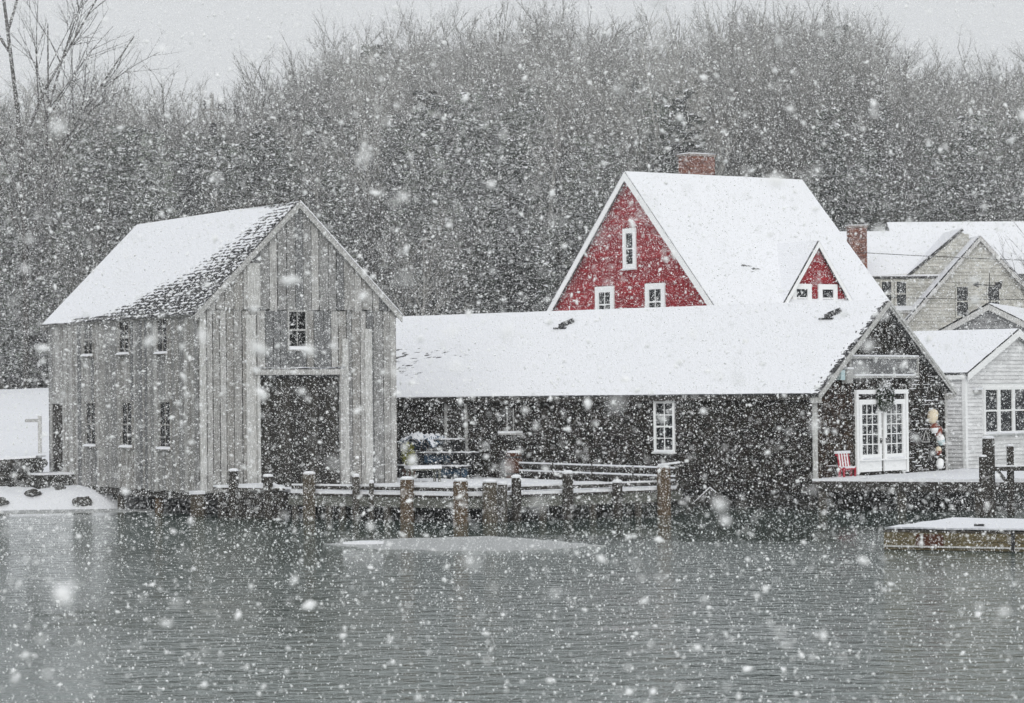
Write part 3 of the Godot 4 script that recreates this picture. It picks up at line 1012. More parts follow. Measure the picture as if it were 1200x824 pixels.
		for q in [[0.17, 0.0, 0.025], [0.09, 0.035, 0.03]]:
			var z: float = end + 0.005 + q[1]
			var h: float = q[0]
			rb.hexa([Vector3(O.x, O.y - h - 0.03, z + q[2]), Vector3(WD / 2, P + 0.04 - h - 0.03, z + q[2]), Vector3(WD / 2, P + 0.04 - h - 0.03, z), Vector3(O.x, O.y - h - 0.03, z),
				Vector3(O.x, O.y - 0.012, z + q[2]), Vector3(WD / 2, P + 0.028, z + q[2]), Vector3(WD / 2, P + 0.028, z), Vector3(O.x, O.y - 0.012, z)])
		put("rake_board", rb.mesh(M.pale_board), b)
		var rl := MB.new()
		rl.span(Vector3(ex, O.y - 0.26, end - 0.02), Vector3(ex + (0.2 if s == 0 else -0.2), O.y - 0.10, -0.0))
		put("cornice_return", rl.mesh(M.pale_board), b)
		boxpart("fascia", b, Vector3(ex, O.y - 0.10, -LN / 2), Vector3(0.03, 0.13, LN), M.dark_wood)
	# two elbow vent pipes standing out of the snow
	for q in [[2.85, -11.81], [2.92, -1.44]]:
		var y: float = E + q[0] * sl + 0.08
		var vp := MB.new()
		var d := Vector3(0.64, 0.35, 0.77).normalized()
		vp.tube(Vector3(q[0], y - 0.1, q[1]), Vector3(q[0], y + 0.12, q[1]), 0.10, 0.10, 8, true)
		vp.tube(Vector3(q[0], y + 0.07, q[1]), Vector3(q[0], y + 0.07, q[1]) + d * 0.44, 0.09, 0.11, 8, true)
		vp.bar(Vector3(q[0], y - 0.02, q[1] - 0.25), Vector3(q[0], y - 0.02, q[1] + 0.25), 0.25, 0.05)
		put("vent_pipe", vp.mesh(M.iron), b)

# ------------------------------------------------------------------ plain gabled volume used by the houses
func gabled(b: Node, x0: float, x1: float, z0: float, z1: float, base: float, eave: float, ridge: float, m: Material) -> void:
	# ridge along z; x0 < x1, z1 < z0
	var c := MB.new()
	c.span(Vector3(x0, base, z0), Vector3(x1, eave, z1))
	var xm := (x0 + x1) / 2
	c.hexa([Vector3(x0, eave, z0), Vector3(x1, eave, z0), Vector3(x1, eave, z1), Vector3(x0, eave, z1),
		Vector3(xm - 0.01, ridge, z0), Vector3(xm + 0.01, ridge, z0), Vector3(xm + 0.01, ridge, z1), Vector3(xm - 0.01, ridge, z1)])
	put("wall", c.mesh(m), b)

func roof_pair(b: Node, x0: float, x1: float, z0: float, z1: float, eave: float, ridge: float, oh: float, end: float, trim: Material, snow: float, sd: int, patch := Vector4(0, 0, 0, 0)) -> void:
	var xm := (x0 + x1) / 2
	var sl := (ridge - eave) / (xm - x0)
	var nz := FastNoiseLite.new()
	nz.seed = sd
	nz.frequency = 0.7
	for s in 2:
		var O := Vector3(x0 - oh if s == 0 else x1 + oh, eave - oh * sl + 0.06, z0 + end)
		var V := Vector3(xm, ridge + 0.06, z0 + end) - O
		var U := Vector3(0, 0, z1 - z0 - end * 2)
		var roof := slab(b, O, U, V, 0.08, M.roof_deck, "roof")
		var th := func(u: float, w: float) -> float:
			var t := snow + 0.012 * nz.get_noise_2d(u, w) + 0.004 * sin(w / 0.2 * TAU)
			if s == 1 and patch.z > 0:
				var q := Vector2((u - patch.x) / patch.z, (w - patch.y) / patch.w).length()
				t -= clampf(1.0 - q, 0, 1) * (snow * 0.9 + 0.05 * nz.get_noise_2d(u * 2.0, w * 9.0))
			return t
		snow_sheet(roof, O, U, V, 0.12, th)
		for z in [z0 + end + 0.01, z1 - end - 0.035]:
			var rb := MB.new()
			var h := 0.22
			rb.hexa([Vector3(O.x, O.y - h, z + 0.025), Vector3(xm, ridge + 0.06 - h, z + 0.025), Vector3(xm, ridge + 0.06 - h, z), Vector3(O.x, O.y - h, z),
				Vector3(O.x, O.y + 0.0, z + 0.025), Vector3(xm, ridge + 0.06, z + 0.025), Vector3(xm, ridge + 0.06, z), Vector3(O.x, O.y + 0.0, z)])
			put("rake_board", rb.mesh(trim), b)
		boxpart("fascia", b, Vector3(O.x, O.y - 0.11, (z0 + z1) / 2), Vector3(0.03, 0.14, z0 - z1), trim)

func make_white_house() -> void:
	var rng := RandomNumberGenerator.new()
	rng.seed = 41
	var b := thing("white_cottage", "small white clapboard cottage with a wide window beside the dark shop", "house", W(14.57, 0, 88), 50.0)
	var WD := 6.36
	var LN := 9.0
	var F := 0.9
	var E := 3.98
	var P := 5.36
	var sl := (P - E) / (WD / 2)
	gabled(b, 0.01, WD - 0.01, -0.01, -LN, F - 0.15, E, P, M.white_paint)
	boxpart("foundation", b, Vector3(WD / 2, 0.0, -LN / 2), Vector3(WD - 0.4, 1.48, LN - 0.4), M.stone[1])
	var hole := Rect2(1.08, 1.98, 2.9, 1.6)
	clapboards(b, Transform3D(), func(y): return maxf(0.0, (y - E) / sl), func(y): return minf(WD, WD - (y - E) / sl), F - 0.1, P - 0.1, 0.125, [hole], M.white_clap, rng)
	clapboards(b, Transform3D(Basis(Vector3(0, 0, 1), Vector3.UP, Vector3(-1, 0, 0)), Vector3(0, 0, -LN)), func(_y): return 0.0, func(_y): return LN, F - 0.1, E - 0.05, 0.125, [], M.white_clap, rng)
	boxpart("corner_board", b, Vector3(0, (F + E) / 2, 0), Vector3(0.13, E - F + 0.2, 0.13), M.white_paint)
	for k in 3:
		window(b, Transform3D(Basis(), Vector3(1.62 + k * 0.95, 2.77, 0.03)), 0.78, 1.36, 1, 2, 0.08, M.white_paint, M.glass, 0.06 if k == 0 else 0.05)
	roof_pair(b, 0, WD, 0, -LN, E, P, 0.15, 0.2, M.white_paint, 0.05, 5)
	# wall lamp by the window, capped with snow
	boxpart("wall_lamp", b, Vector3(0.62, 3.38, 0.1), Vector3(0.26, 0.14, 0.18), M.trim_grey)
	boxpart("snow_cap", b, Vector3(0.62, 3.49, 0.12), Vector3(0.3, 0.08, 0.22), M.snow)

func make_red_house() -> void:
	var rng := RandomNumberGenerator.new()
	rng.seed = 43
	# local x runs along the ridge; the gable with three windows is at x = 0 and faces -x
	var b := thing("red_house", "red clapboard house with white trimmed steep gable and deep snow on the roof", "house", W(4.81, 0, 110), 35.0)
	var HW := 6.0
	var LN := 8.9
	var P := 12.3
	var E := 6.3
	var body := Node3D.new()
	# the volume is built with its ridge along z, then turned so that it runs along x
	body.free()
	var T := Basis(Vector3(0, 0, 1), Vector3.UP, Vector3(-1, 0, 0))
	var c := MB.new()
	c.span(Vector3(0.02, 1.2, -HW), Vector3(LN, E, HW))
	c.hexa([Vector3(0.02, E, HW), Vector3(LN, E, HW), Vector3(LN, E, -HW), Vector3(0.02, E, -HW), Vector3(0.02, P, 0.01), Vector3(LN, P, 0.01), Vector3(LN, P, -0.01), Vector3(0.02, P, -0.01)])
	put("wall", c.mesh(M.red_clap[1]), b)
	# gable clapboards: along z
	var gt := Transform3D(T, Vector3.ZERO)
	var g_holes := [Rect2(-0.45, 8.5, 0.9, 1.6), Rect2(-2.36, 6.4, 1.32, 1.4), Rect2(0.98, 6.4, 1.32, 1.4)]
	clapboards(b, gt, func(y): return -HW if y < E else -(P - y), func(y): return HW if y < E else P - y, 2.6, P - 0.15, 0.12, g_holes, M.red_clap, rng)
	clapboards(b, Transform3D(Basis(), Vector3(0, 0, HW)), func(_y): return 0.0, func(_y): return LN, 2.6, E - 0.1, 0.16, [], M.red_clap, rng)
	window(b, gt * Transform3D(Basis(), Vector3(0.0, 9.28, 0.04)), 0.46, 1.24, 1, 2, 0.2, M.white_paint, M.glass, 0.04)
	for x in [-1.70, 1.64]:
		window(b, gt * Transform3D(Basis(), Vector3(x, 7.08, 0.04)), 0.78, 1.0, 2, 2, 0.24, M.white_paint, M.glass, 0.0)
	# roof: slopes on both sides of the ridge
	var nz := FastNoiseLite.new()
	nz.seed = 77
	nz.frequency = 0.8
	var end := 0.25
	var oh := 0.3
	for s in [1.0, -1.0]:
		var O := Vector3(-end, E - oh + 0.06, (HW + oh) * s)
		var V := Vector3(-end, P + 0.06, 0) - O
		var U := Vector3(LN + end * 2, 0, 0)
		var roof := slab(b, O, U, V, 0.1, M.roof_deck, "roof")
		var sh := MB.new()
		var N := Vector3(0, 1, s).normalized()
		if s > 0:
			shingles(sh, O + N * 0.004, Vector3(1, 0, 0), V.normalized(), N, U.length(), V.length(), 0.16, 0.3, 0.015, rng, [Color(0.11, 0.11, 0.115), Color(0.14, 0.14, 0.14)], func(_u, _v): return true)
			tag(put("shingles", sh.mesh(M.shingle), roof), "", "", "", "stuff")
		var th := func(u: float, w: float) -> float:
			var t := 0.06 + 0.012 * nz.get_noise_2d(u, w) + 0.005 * sin(w / 0.16 * TAU)
			# wind-thinned patch beside the dormer
			var q := Vector2((u - 3.1) / 1.5, (w - 3.3) / 1.7).length()
			t -= clampf(1.0 - q, 0, 1) * (0.040 + 0.045 * nz.get_noise_2d(u * 1.5, w * 8.0))
			return t
		snow_sheet(roof, O, U, V, 0.09, th)
		for x in [-end - 0.03, LN + end]:
			var rb := MB.new()
			var a := Vector3(x, O.y, O.z)
			var t := Vector3(x, P + 0.06, 0)
			var dn := Vector3(0, -0.34, 0)
			var dx := Vector3(0.03, 0, 0)
			rb.quad(a + dn, a, t, t + dn); rb.quad(a + dx, a + dn + dx, t + dn + dx, t + dx)
			rb.quad(a + dn, t + dn, t + dn + dx, a + dn + dx); rb.quad(a, a + dx, t + dx, t)
			put("rake_board", rb.mesh(M.white_paint), b)
	# dormer
	var dz := 5.3
	var cx := 5.22
	var hw := 1.78
	var db := 6.95
	var dp := 9.36
	var ds := (dp - db) / hw
	var dm := MB.new()
	dm.hexa([Vector3(cx - hw, db, dz), Vector3(cx + hw, db, dz), Vector3(cx + hw, db, dz - 3.2), Vector3(cx - hw, db, dz - 3.2), Vector3(cx - 0.01, dp, dz), Vector3(cx + 0.01, dp, dz), Vector3(cx + 0.01, dp, dz - 3.2), Vector3(cx - 0.01, dp, dz - 3.2)])
	dm.span(Vector3(cx - hw, db - 0.8, dz), Vector3(cx + hw, db, dz - 1.5))
	var dn := put("dormer", dm.mesh(M.red_clap[1]), b)
	clapboards(dn, Transform3D(Basis(), Vector3(cx, 0, dz)), func(y): return -hw if y < db else -(dp - y) / ds, func(y): return hw if y < db else (dp - y) / ds, db - 0.5, dp - 0.12, 0.12, [Rect2(-1.3, 6.6, 1.05, 1.12), Rect2(0.05, 6.6, 1.05, 1.12)], M.red_clap, rng)
	for x in [-0.78, 0.58]:
		window(b, Transform3D(Basis(), Vector3(cx + x, 7.16, dz + 0.04)), 0.58, 0.7, 1, 2, 0.21, M.white_paint, M.glass, 0.0)
	for s in [-1.0, 1.0]:
		var O := Vector3(cx + s * (hw + 0.2), db - 0.2 * ds + 0.06, dz + 0.2)
		var V := Vector3(cx, dp + 0.06, dz + 0.2) - O
		var U := Vector3(0, 0, -3.6)
		slab(dn, O, U, V, 0.07, M.roof_deck, "dormer_roof")
		var th2 := func(_u, _w): return 0.06
		snow_sheet(dn, O, U, V, 0.15, th2)
		var rb := MB.new()
		var z := dz + 0.215
		rb.hexa([Vector3(O.x, O.y - 0.24, z + 0.02), Vector3(cx, dp - 0.18, z + 0.02), Vector3(cx, dp - 0.18, z - 0.01), Vector3(O.x, O.y - 0.24, z - 0.01), Vector3(O.x, O.y, z + 0.02), Vector3(cx, dp + 0.05, z + 0.02), Vector3(cx, dp + 0.05, z - 0.01), Vector3(O.x, O.y, z - 0.01)])
		put("rake_board", rb.mesh(M.white_paint), dn)
	# lower ell beyond the far gable
	var el := MB.new()
	el.span(Vector3(LN, 1.5, -2.2), Vector3(LN + 2.3, 8.0, 1.6))
	put("ell", el.mesh(M.red_clap[1]), b)
	var eo := Vector3(LN + 0.28, 7.9, 1.9)
	var er := slab(b, eo, Vector3(2.2, 0, 0), Vector3(0, 1.85, -1.6), 0.08, M.roof_deck, "roof")
	snow_sheet(er, eo, Vector3(2.2, 0, 0), Vector3(0, 1.85, -1.6), 0.12, func(_u, _w): return 0.06)
	var er2 := slab(b, Vector3(LN + 0.28, 9.75, 0.3), Vector3(2.2, 0, 0), Vector3(0, 0.02, -2.8), 0.08, M.roof_deck, "roof")
	snow_sheet(er2, Vector3(LN + 0.28, 9.75, 0.3), Vector3(2.2, 0, 0), Vector3(0, 0.02, -2.8), 0.2, func(_u, _w): return 0.06)
	chimney(b, Vector3(4.25, 0, -0.95), Vector3(1.3, 1, 0.75), 10.6, 13.25, rng)

func make_beige_house() -> void:
	var rng := RandomNumberGenerator.new()
	rng.seed = 47
	var b := thing("beige_house", "beige clapboard house with two dark gable windows and a brick end chimney", "house", W(21.46, 0, 125), 4.0)
	var G := 4.6      # half width of the front gable
	var P := 10.4
	var sl := 1.1
	var E := P - G * sl
	# front gable wing
	gabled(b, -G, G, -0.02, -6.0, 1.6, E, P, M.beige_clap[1])
	clapboards(b, Transform3D(), func(y): return maxf(-G, -(P - y) / sl), func(y): return minf(G, (P - y) / sl), 3.4, P - 0.15, 0.16, [Rect2(-1.17, 6.75, 0.68, 1.48), Rect2(0.28, 6.75, 0.68, 1.48)], M.beige_clap, rng)
	for x in [-0.83, 0.62]:
		window(b, Transform3D(Basis(), Vector3(x, 7.49, 0.035)), 0.52, 1.32, 1, 2, 0.06, M.beige_clap[0], M.glass, 0.0)
	roof_pair(b, -G, G, 0, -6.0, E, P, 0.25, 0.22, M.pale_board, 0.06, 15)
	# nested gable wall a metre behind, reaching further left
	var nx := -0.55
	var NP := 10.75
	var ng := MB.new()
	ng.hexa([Vector3(-7.0, 1.6, -1.2), Vector3(1.5, 1.6, -1.2), Vector3(1.5, 1.6, -1.5), Vector3(-7.0, 1.6, -1.5), Vector3(-7.0, 8.7, -1.2), Vector3(1.5, 8.7, -1.2), Vector3(1.5, 8.7, -1.5), Vector3(-7.0, 8.7, -1.5)])
	ng.hexa([Vector3(-3.0, 8.7, -1.2), Vector3(1.5, 8.7, -1.2), Vector3(1.5, 8.7, -1.5), Vector3(-3.0, 8.7, -1.5), Vector3(nx, NP, -1.2), Vector3(nx + 0.05, NP, -1.2), Vector3(nx + 0.05, NP, -1.5), Vector3(nx, NP, -1.5)])
	put("wall", ng.mesh(M.beige_clap[1]), b)
	clapboards(b, Transform3D(Basis(), Vector3(0, 0, -1.19)), func(y): return -6.98 if y < 8.7 else lerpf(-3.0, nx, (y - 8.7) / (NP - 8.7)), func(_y): return -0.2, 5.0, NP - 0.1, 0.16, [Rect2(-4.4, 7.25, 0.62, 1.3), Rect2(-3.72, 7.25, 0.62, 1.3)], M.beige_clap, rng)
	for x in [-4.09, -3.4]:
		window(b, Transform3D(Basis(), Vector3(x, 7.9, -1.15)), 0.44, 1.12, 1, 2, 0.075, M.beige_clap[2], M.glass, 0.0)
	# left wing: its roof drains to the front, its snow reaching up to the nested gable
	var wg := MB.new()
	wg.hexa([Vector3(-7.0, 1.6, -1.52), Vector3(0, 1.6, -1.52), Vector3(0, 1.6, -8.5), Vector3(-7.0, 1.6, -8.5), Vector3(-7.0, 8.7, -1.52), Vector3(0, 8.7, -1.52), Vector3(0, 8.7, -8.5), Vector3(-7.0, 8.7, -8.5)])
	put("wing", wg.mesh(M.beige_clap[1]), b)
	var O := Vector3(-7.2, 8.68, -1.1)
	var r1 := slab(b, O, Vector3(9.0, 0, 0), Vector3(0, 2.3, -4.0), 0.1, M.roof_deck, "roof")
	snow_sheet(r1, O, Vector3(9.0, 0, 0), Vector3(0, 2.3, -4.0), 0.2, func(_u, _w): return 0.06)
	var r2 := slab(b, Vector3(-7.2, 8.68, -9.1), Vector3(9.0, 0, 0), Vector3(0, 2.3, 4.0), 0.1, M.roof_deck, "roof")
	snow_sheet(r2, Vector3(-7.2, 8.68, -9.1), Vector3(9.0, 0, 0), Vector3(0, 2.3, 4.0), 0.3, func(_u, _w): return 0.06)
	# the nested gable's own roof strip, so that its wall stands proud of the wing roof
	var ns := slab(b, Vector3(-3.25, 8.62, -1.1), Vector3(0, 0, -4.2), Vector3(2.75, 2.25, 0), 0.08, M.roof_deck, "roof")
	snow_sheet(ns, Vector3(-3.25, 8.62, -1.1), Vector3(0, 0, -4.2), Vector3(2.75, 2.25, 0), 0.2, func(_u, _w): return 0.05)
	# main block behind with a higher ridge
	var mb := MB.new()
	mb.span(Vector3(-2.2, 1.6, -5.2), Vector3(9.5, 9.0, -13.0))
	put("main_block", mb.mesh(M.beige_clap[1]), b)
	var O3 := Vector3(-2.4, 8.9, -4.6)
	var r3 := slab(b, O3, Vector3(12.2, 0, 0), Vector3(0, 2.75, -4.4), 0.1, M.roof_deck, "roof")
	snow_sheet(r3, O3, Vector3(12.2, 0, 0), Vector3(0, 2.75, -4.4), 0.25, func(_u, _w): return 0.06)
	var r4 := slab(b, Vector3(-2.4, 8.9, -13.4), Vector3(12.2, 0, 0), Vector3(0, 2.75, 4.4), 0.1, M.roof_deck, "roof")
	snow_sheet(r4, Vector3(-2.4, 8.9, -13.4), Vector3(12.2, 0, 0), Vector3(0, 2.75, 4.4), 0.3, func(_u, _w): return 0.06)
	# bay under the wing windows with a snowy lid
	boxpart("bay", b, Vector3(-3.9, 4.6, -0.7), Vector3(1.9, 5.0, 1.0), M.beige_clap[0])
	var lid := slab(b, Vector3(-5.0, 7.05, -0.05), Vector3(2.2, 0, 0), Vector3(0, 0.22, -1.15), 0.06, M.pale_board, "roof")
	snow_sheet(lid, Vector3(-5.0, 7.05, -0.05), Vector3(2.2, 0, 0), Vector3(0, 0.22, -1.15), 0.12, func(_u, _w): return 0.09)
	chimney(b, Vector3(-5.55, 0, -0.62), Vector3(0.8, 1, 0.6), 3.0, 10.95, rng)

func make_grey_cottage() -> void:
	var rng := RandomNumberGenerator.new()
	rng.seed = 53
	var b := thing("grey_cottage", "grey clapboard gable with a weathervane rising behind the white cottage", "house", W(18.05, 0, 103), -20.0)
	var G := 3.6
	var P := 6.6
	var sl := 0.52
	var E := P - G * sl
	gabled(b, -G, G, -0.02, -9.0, 1.2, E, P, M.grey_clap[1])
	clapboards(b, Transform3D(), func(y): return maxf(-G, -(P - y) / sl), func(y): return minf(G, (P - y) / sl), 2.4, P - 0.1, 0.14, [], M.grey_clap, rng)
	roof_pair(b, -G, G, 0, -9.0, E, P, 0.3, 0.25, M.pale_board, 0.07, 19)
	var wv := thing("weathervane", "dark iron weathervane on the grey gable peak in front of beige house", "weathervane", W(18.05, P + 0.1, 103))
	var m := MB.new()
	m.tube(Vector3(0, -0.1, 0), Vector3(0, 1.15, 0), 0.03, 0.015, 6, true)
	put("spindle", m.mesh(M.iron), wv)
	var a := MB.new()
	a.bar(Vector3(-0.42, 0.72, 0), Vector3(0.34, 0.66, 0.1), 0.03, 0.04)
	a.tri(Vector3(-0.42, 0.84, 0), Vector3(-0.42, 0.6, 0), Vector3(-0.66, 0.72, -0.02))
	a.hexa([Vector3(0.15, 0.58, 0.09), Vector3(0.42, 0.54, 0.12), Vector3(0.42, 0.54, 0.09), Vector3(0.15, 0.58, 0.06), Vector3(0.2, 0.78, 0.09), Vector3(0.46, 0.84, 0.12), Vector3(0.46, 0.84, 0.09), Vector3(0.2, 0.78, 0.06)])
	put("arrow", a.mesh(M.iron), wv)
	var cr := MB.new()
	cr.bar(Vector3(-0.22, 0.34, 0), Vector3(0.22, 0.34, 0), 0.025, 0.025)
	cr.bar(Vector3(0, 0.36, -0.22), Vector3(0, 0.36, 0.22), 0.025, 0.025)
	put("cross_arm", cr.mesh(M.iron), wv)

# ------------------------------------------------------------------ docks
func snow_poly(parent: Node, poly: Array, y: float, th: float, sd: int, step := 0.25) -> void:
	# snow lying on a deck: a gently uneven top cut to the polygon (x, depth)
	var pts := PackedVector2Array()
	for p in poly: pts.append(Vector2(p.x, -p.y))
	var nz := FastNoiseLite.new()
	nz.seed = sd
	nz.frequency = 0.5
	var lo := pts[0]
	var hi := pts[0]
	for p in pts:
		lo = lo.min(p)
		hi = hi.max(p)
	var mb := MB.new()
	var x := lo.x
	while x < hi.x:
		var z := lo.y
		while z < hi.y:
			var cell := PackedVector2Array([Vector2(x, z), Vector2(x + step, z), Vector2(x + step, z + step), Vector2(x, z + step)])
			for c in Geometry2D.intersect_polygons(pts, cell):
				for i in range(1, c.size() - 1):
					var q := [c[0], c[i], c[i + 1]]
					if (q[1] - q[0]).cross(q[2] - q[0]) > 0: q = [c[0], c[i + 1], c[i]]
					var w := []
					for e in q: w.append(Vector3(e.x, y + th + nz.get_noise_2d(e.x, e.y) * th * 0.5, e.y))
					mb.tri(w[0], w[1], w[2])
			z += step
		x += step
	for i in pts.size():
		var a := pts[i]
		var e := pts[(i + 1) % pts.size()]
		var k := maxi(1, int(a.distance_to(e) / step))
		for j in k:
			var p := a.lerp(e, float(j) / k)
			var q := a.lerp(e, float(j + 1) / k)
			mb.quad(Vector3(p.x, y, p.y), Vector3(q.x, y, q.y), Vector3(q.x, y + th + nz.get_noise_2d(q.x, q.y) * th * 0.5, q.y), Vector3(p.x, y + th + nz.get_noise_2d(p.x, p.y) * th * 0.5, p.y))
	put("snow_cover", mb.mesh(M.snow), parent)

func planks(parent: Node, poly: Array, y: float, along: Vector2, rng: RandomNumberGenerator) -> void:
	# deck planks clipped to the polygon; along is the direction of the planks (x, depth)
	var pts := PackedVector2Array()
	for p in poly: pts.append(Vector2(p.x, -p.y))
	var d := Vector2(along.x, -along.y).normalized()
	var n := Vector2(-d.y, d.x)
	var lo := 1e9
	var hi := -1e9
	for p in pts:
		lo = minf(lo, p.dot(n))
		hi = maxf(hi, p.dot(n))
	var s := lo
	while s < hi:
		var strip := PackedVector2Array([n * s - d * 200.0, n * (s + 0.235) - d * 200.0, n * (s + 0.235) + d * 200.0, n * s + d * 200.0])
		for c in Geometry2D.intersect_polygons(pts, strip):
			if c.size() < 3: continue
			var mb := MB.new()
			mb.prism(Array(c), y - 0.05, y + rng.randf_range(-0.006, 0.0))
			put("plank", mb.mesh(M.pile[1 if rng.randf() < 0.6 else 3]), parent)
		s += 0.25

func pile(parent: Node, x: float, d: float, r: float, top: float, m: Material, snow := 0.07, square := false) -> MeshInstance3D:
	var mb := MB.new()
	if square:
		mb.span(Vector3(x - r, -1.2, -d - r), Vector3(x + r, top, -d + r))
	else:
		mb.lathe(Transform3D(Basis(), Vector3(x, 0, -d)), [Vector2(r * 1.12, -1.2), Vector2(r * 1.05, 0.1), Vector2(r, top - 0.04), Vector2(r * 0.88, top), Vector2(0, top + 0.005)], 10)
	var o := put("pile", mb.mesh(m), parent)
	if snow > 0:
		var sb := MB.new()
		sb.lathe(Transform3D(Basis(), Vector3(x, top, -d)), [Vector2(r * 1.02, -0.005), Vector2(r * 1.06, snow * 0.5), Vector2(r * 0.7, snow), Vector2(0, snow * 1.1)], 9)
		put("snow_cap", sb.mesh(M.snow), o)
	return o

func make_dock() -> void:
	var rng := RandomNumberGenerator.new()
	rng.seed = 61
	var b := thing("timber_dock", "timber dock on brown piles under snow between the barn and shop", "dock", Vector3.ZERO)
	var Y := 0.72
	var poly := [Vector2(-6.35, 77.9), Vector2(-2.86, 75.4), Vector2(-1.45, 74.2), Vector2(-0.65, 74.3), Vector2(1.5, 75.6), Vector2(4.3, 77.5), Vector2(4.75, 78.5), Vector2(0.1, 86.7), Vector2(-3.9, 90.1), Vector2(-3.6, 82.9), Vector2(-7.0, 80.85)]
	planks(b, poly, Y, Vector2(0.35, 1.0), rng)
	snow_poly(b, poly, Y + 0.004, 0.085, 4)
	# edge beams, doubled, with a snowy toe rail
	for i in range(0, 6):
		var p: Vector2 = poly[i]
		var q: Vector2 = poly[i + 1]
		var out := Vector2(q.y - p.y, -(q.x - p.x)).normalized()
		var m := MB.new()
		m.bar(W(p.x + out.x * 0.06, Y - 0.20, p.y + out.y * 0.06), W(q.x + out.x * 0.06, Y - 0.20, q.y + out.y * 0.06), 0.1, 0.27)
		put("edge_beam", m.mesh(M.beam), b)
		var t := MB.new()
		t.bar(W(p.x - out.x * 0.1, Y + 0.17, p.y - out.y * 0.1), W(q.x - out.x * 0.1, Y + 0.17, q.y - out.y * 0.1), 0.13, 0.10)
		var tr := put("toe_rail", t.mesh(M.dark_wood), b)
		var ts := MB.new()
		ts.bar(W(p.x - out.x * 0.1, Y + 0.245, p.y - out.y * 0.1), W(q.x - out.x * 0.1, Y + 0.245, q.y - out.y * 0.1), 0.12, 0.05)
		put("snow_cap", ts.mesh(M.snow), tr)
	for z in [79.0, 81.5, 84.0]:
		var m := MB.new()
		m.bar(W(-5.5, Y - 0.2, z), W(3.0, Y - 0.2, z), 0.2, 0.25)
		put("cross_beam", m.mesh(M.dark_wood), b)
	# piles along the front, some standing above the deck
	for q in [[-5.78, 77.35, 0.17, 1.27, 0, true], [-4.4, 76.35, 0.10, 1.22, 1, false], [-3.95, 76.05, 0.07, 1.05, 1, false], [-2.93, 75.25, 0.19, 1.16, 2, false], [-1.43, 73.95, 0.20, 1.14, 2, false], [-0.64, 74.0, 0.20, 1.10, 0, false], [-0.30, 74.35, 0.13, 1.02, 1, true], [0.08, 74.55, 0.13, 1.20, 3, false], [1.5, 75.35, 0.15, 1.28, 3, false], [2.9, 76.3, 0.14, 0.98, 3, false], [4.25, 77.2, 0.19, 1.37, 2, false]]:
		pile(b, q[0], q[1], q[2], q[3], M.pile[q[4]], 0.08, q[5])
	for q in [[-6.2, 77.75], [-5.2, 76.95], [-4.8, 76.7], [-3.5, 75.75], [0.8, 75.0], [2.2, 75.9], [3.5, 76.8], [-3.0, 79.5], [0.0, 79.5], [2.5, 79.5], [-3.0, 84.0], [0.0, 84.0]]:
		pile(b, q[0], q[1], 0.10, Y - 0.33, M.pile[1], 0.0)
	boxpart("snow_cap", b, W(4.4, 1.47, 77.15), Vector3(0.62, 0.05, 0.3), M.snow, Basis(Vector3(0, 0, 1), 0.12))
	# rail along the back edge over the open water
	var a := Vector2(0.1, 86.4)
	var e := Vector2(4.7, 78.4)
	for k in 5:
		var p := a.lerp(e, k / 4.0)
		var m := MB.new()
		m.span(Vector3(p.x - 0.05, Y - 0.3, -p.y - 0.05), Vector3(p.x + 0.05, Y + 0.62, -p.y + 0.05))
		put("rail_post", m.mesh(M.dark_wood), b)
	for h in [0.28, 0.52]:
		var m := MB.new()
		m.bar(W(a.x, Y + h, a.y), W(e.x, Y + h, e.y), 0.05, 0.10)
		var r := put("rail", m.mesh(M.dark_wood), b)
		var s := MB.new()
		s.bar(W(a.x, Y + h + 0.075, a.y), W(e.x, Y + h + 0.075, e.y), 0.07, 0.05)
		put("snow_cap", s.mesh(M.snow), r)
	# the crib landing left of the dock, along the barn's gable
	var c := thing("crib_landing", "dark timber crib landing with a snowy plank edge below the barn gable", "landing", Vector3.ZERO)
	var lp := [Vector2(-8.55, 78.95), Vector2(-6.5, 77.75), Vector2(-7.1, 80.55), Vector2(-8.75, 79.6)]
	planks(c, lp, 0.86, Vector2(1.0, -0.58), rng)
	snow_poly(c, lp, 0.864, 0.07, 9)
	for k in 4:
		var m := MB.new()
		m.bar(W(-8.5, 0.06 + k * 0.2, 79.0), W(-6.55, 0.06 + k * 0.2, 77.85), 0.16, 0.15)
		put("crib_log", m.mesh(M.dark_wood if k % 2 else M.pile[3]), c)
	for k in 4:
		var p := Vector2(-8.4, 79.0).lerp(Vector2(-6.6, 77.95), k / 3.0)
		for h in 3:
			var m := MB.new()
			m.bar(W(p.x - 0.05, 0.16 + h * 0.2, p.y - 0.25), W(p.x + 0.5, 0.16 + h * 0.2, p.y + 1.0), 0.15, 0.14)
			put("crib_log", m.mesh(M.pile[3]), c)
	pile(c, -8.05, 78.62, 0.14, 1.35, M.pile[3], 0.07)
	pile(c, -7.0, 77.95, 0.14, 1.2, M.pile[3], 0.07)

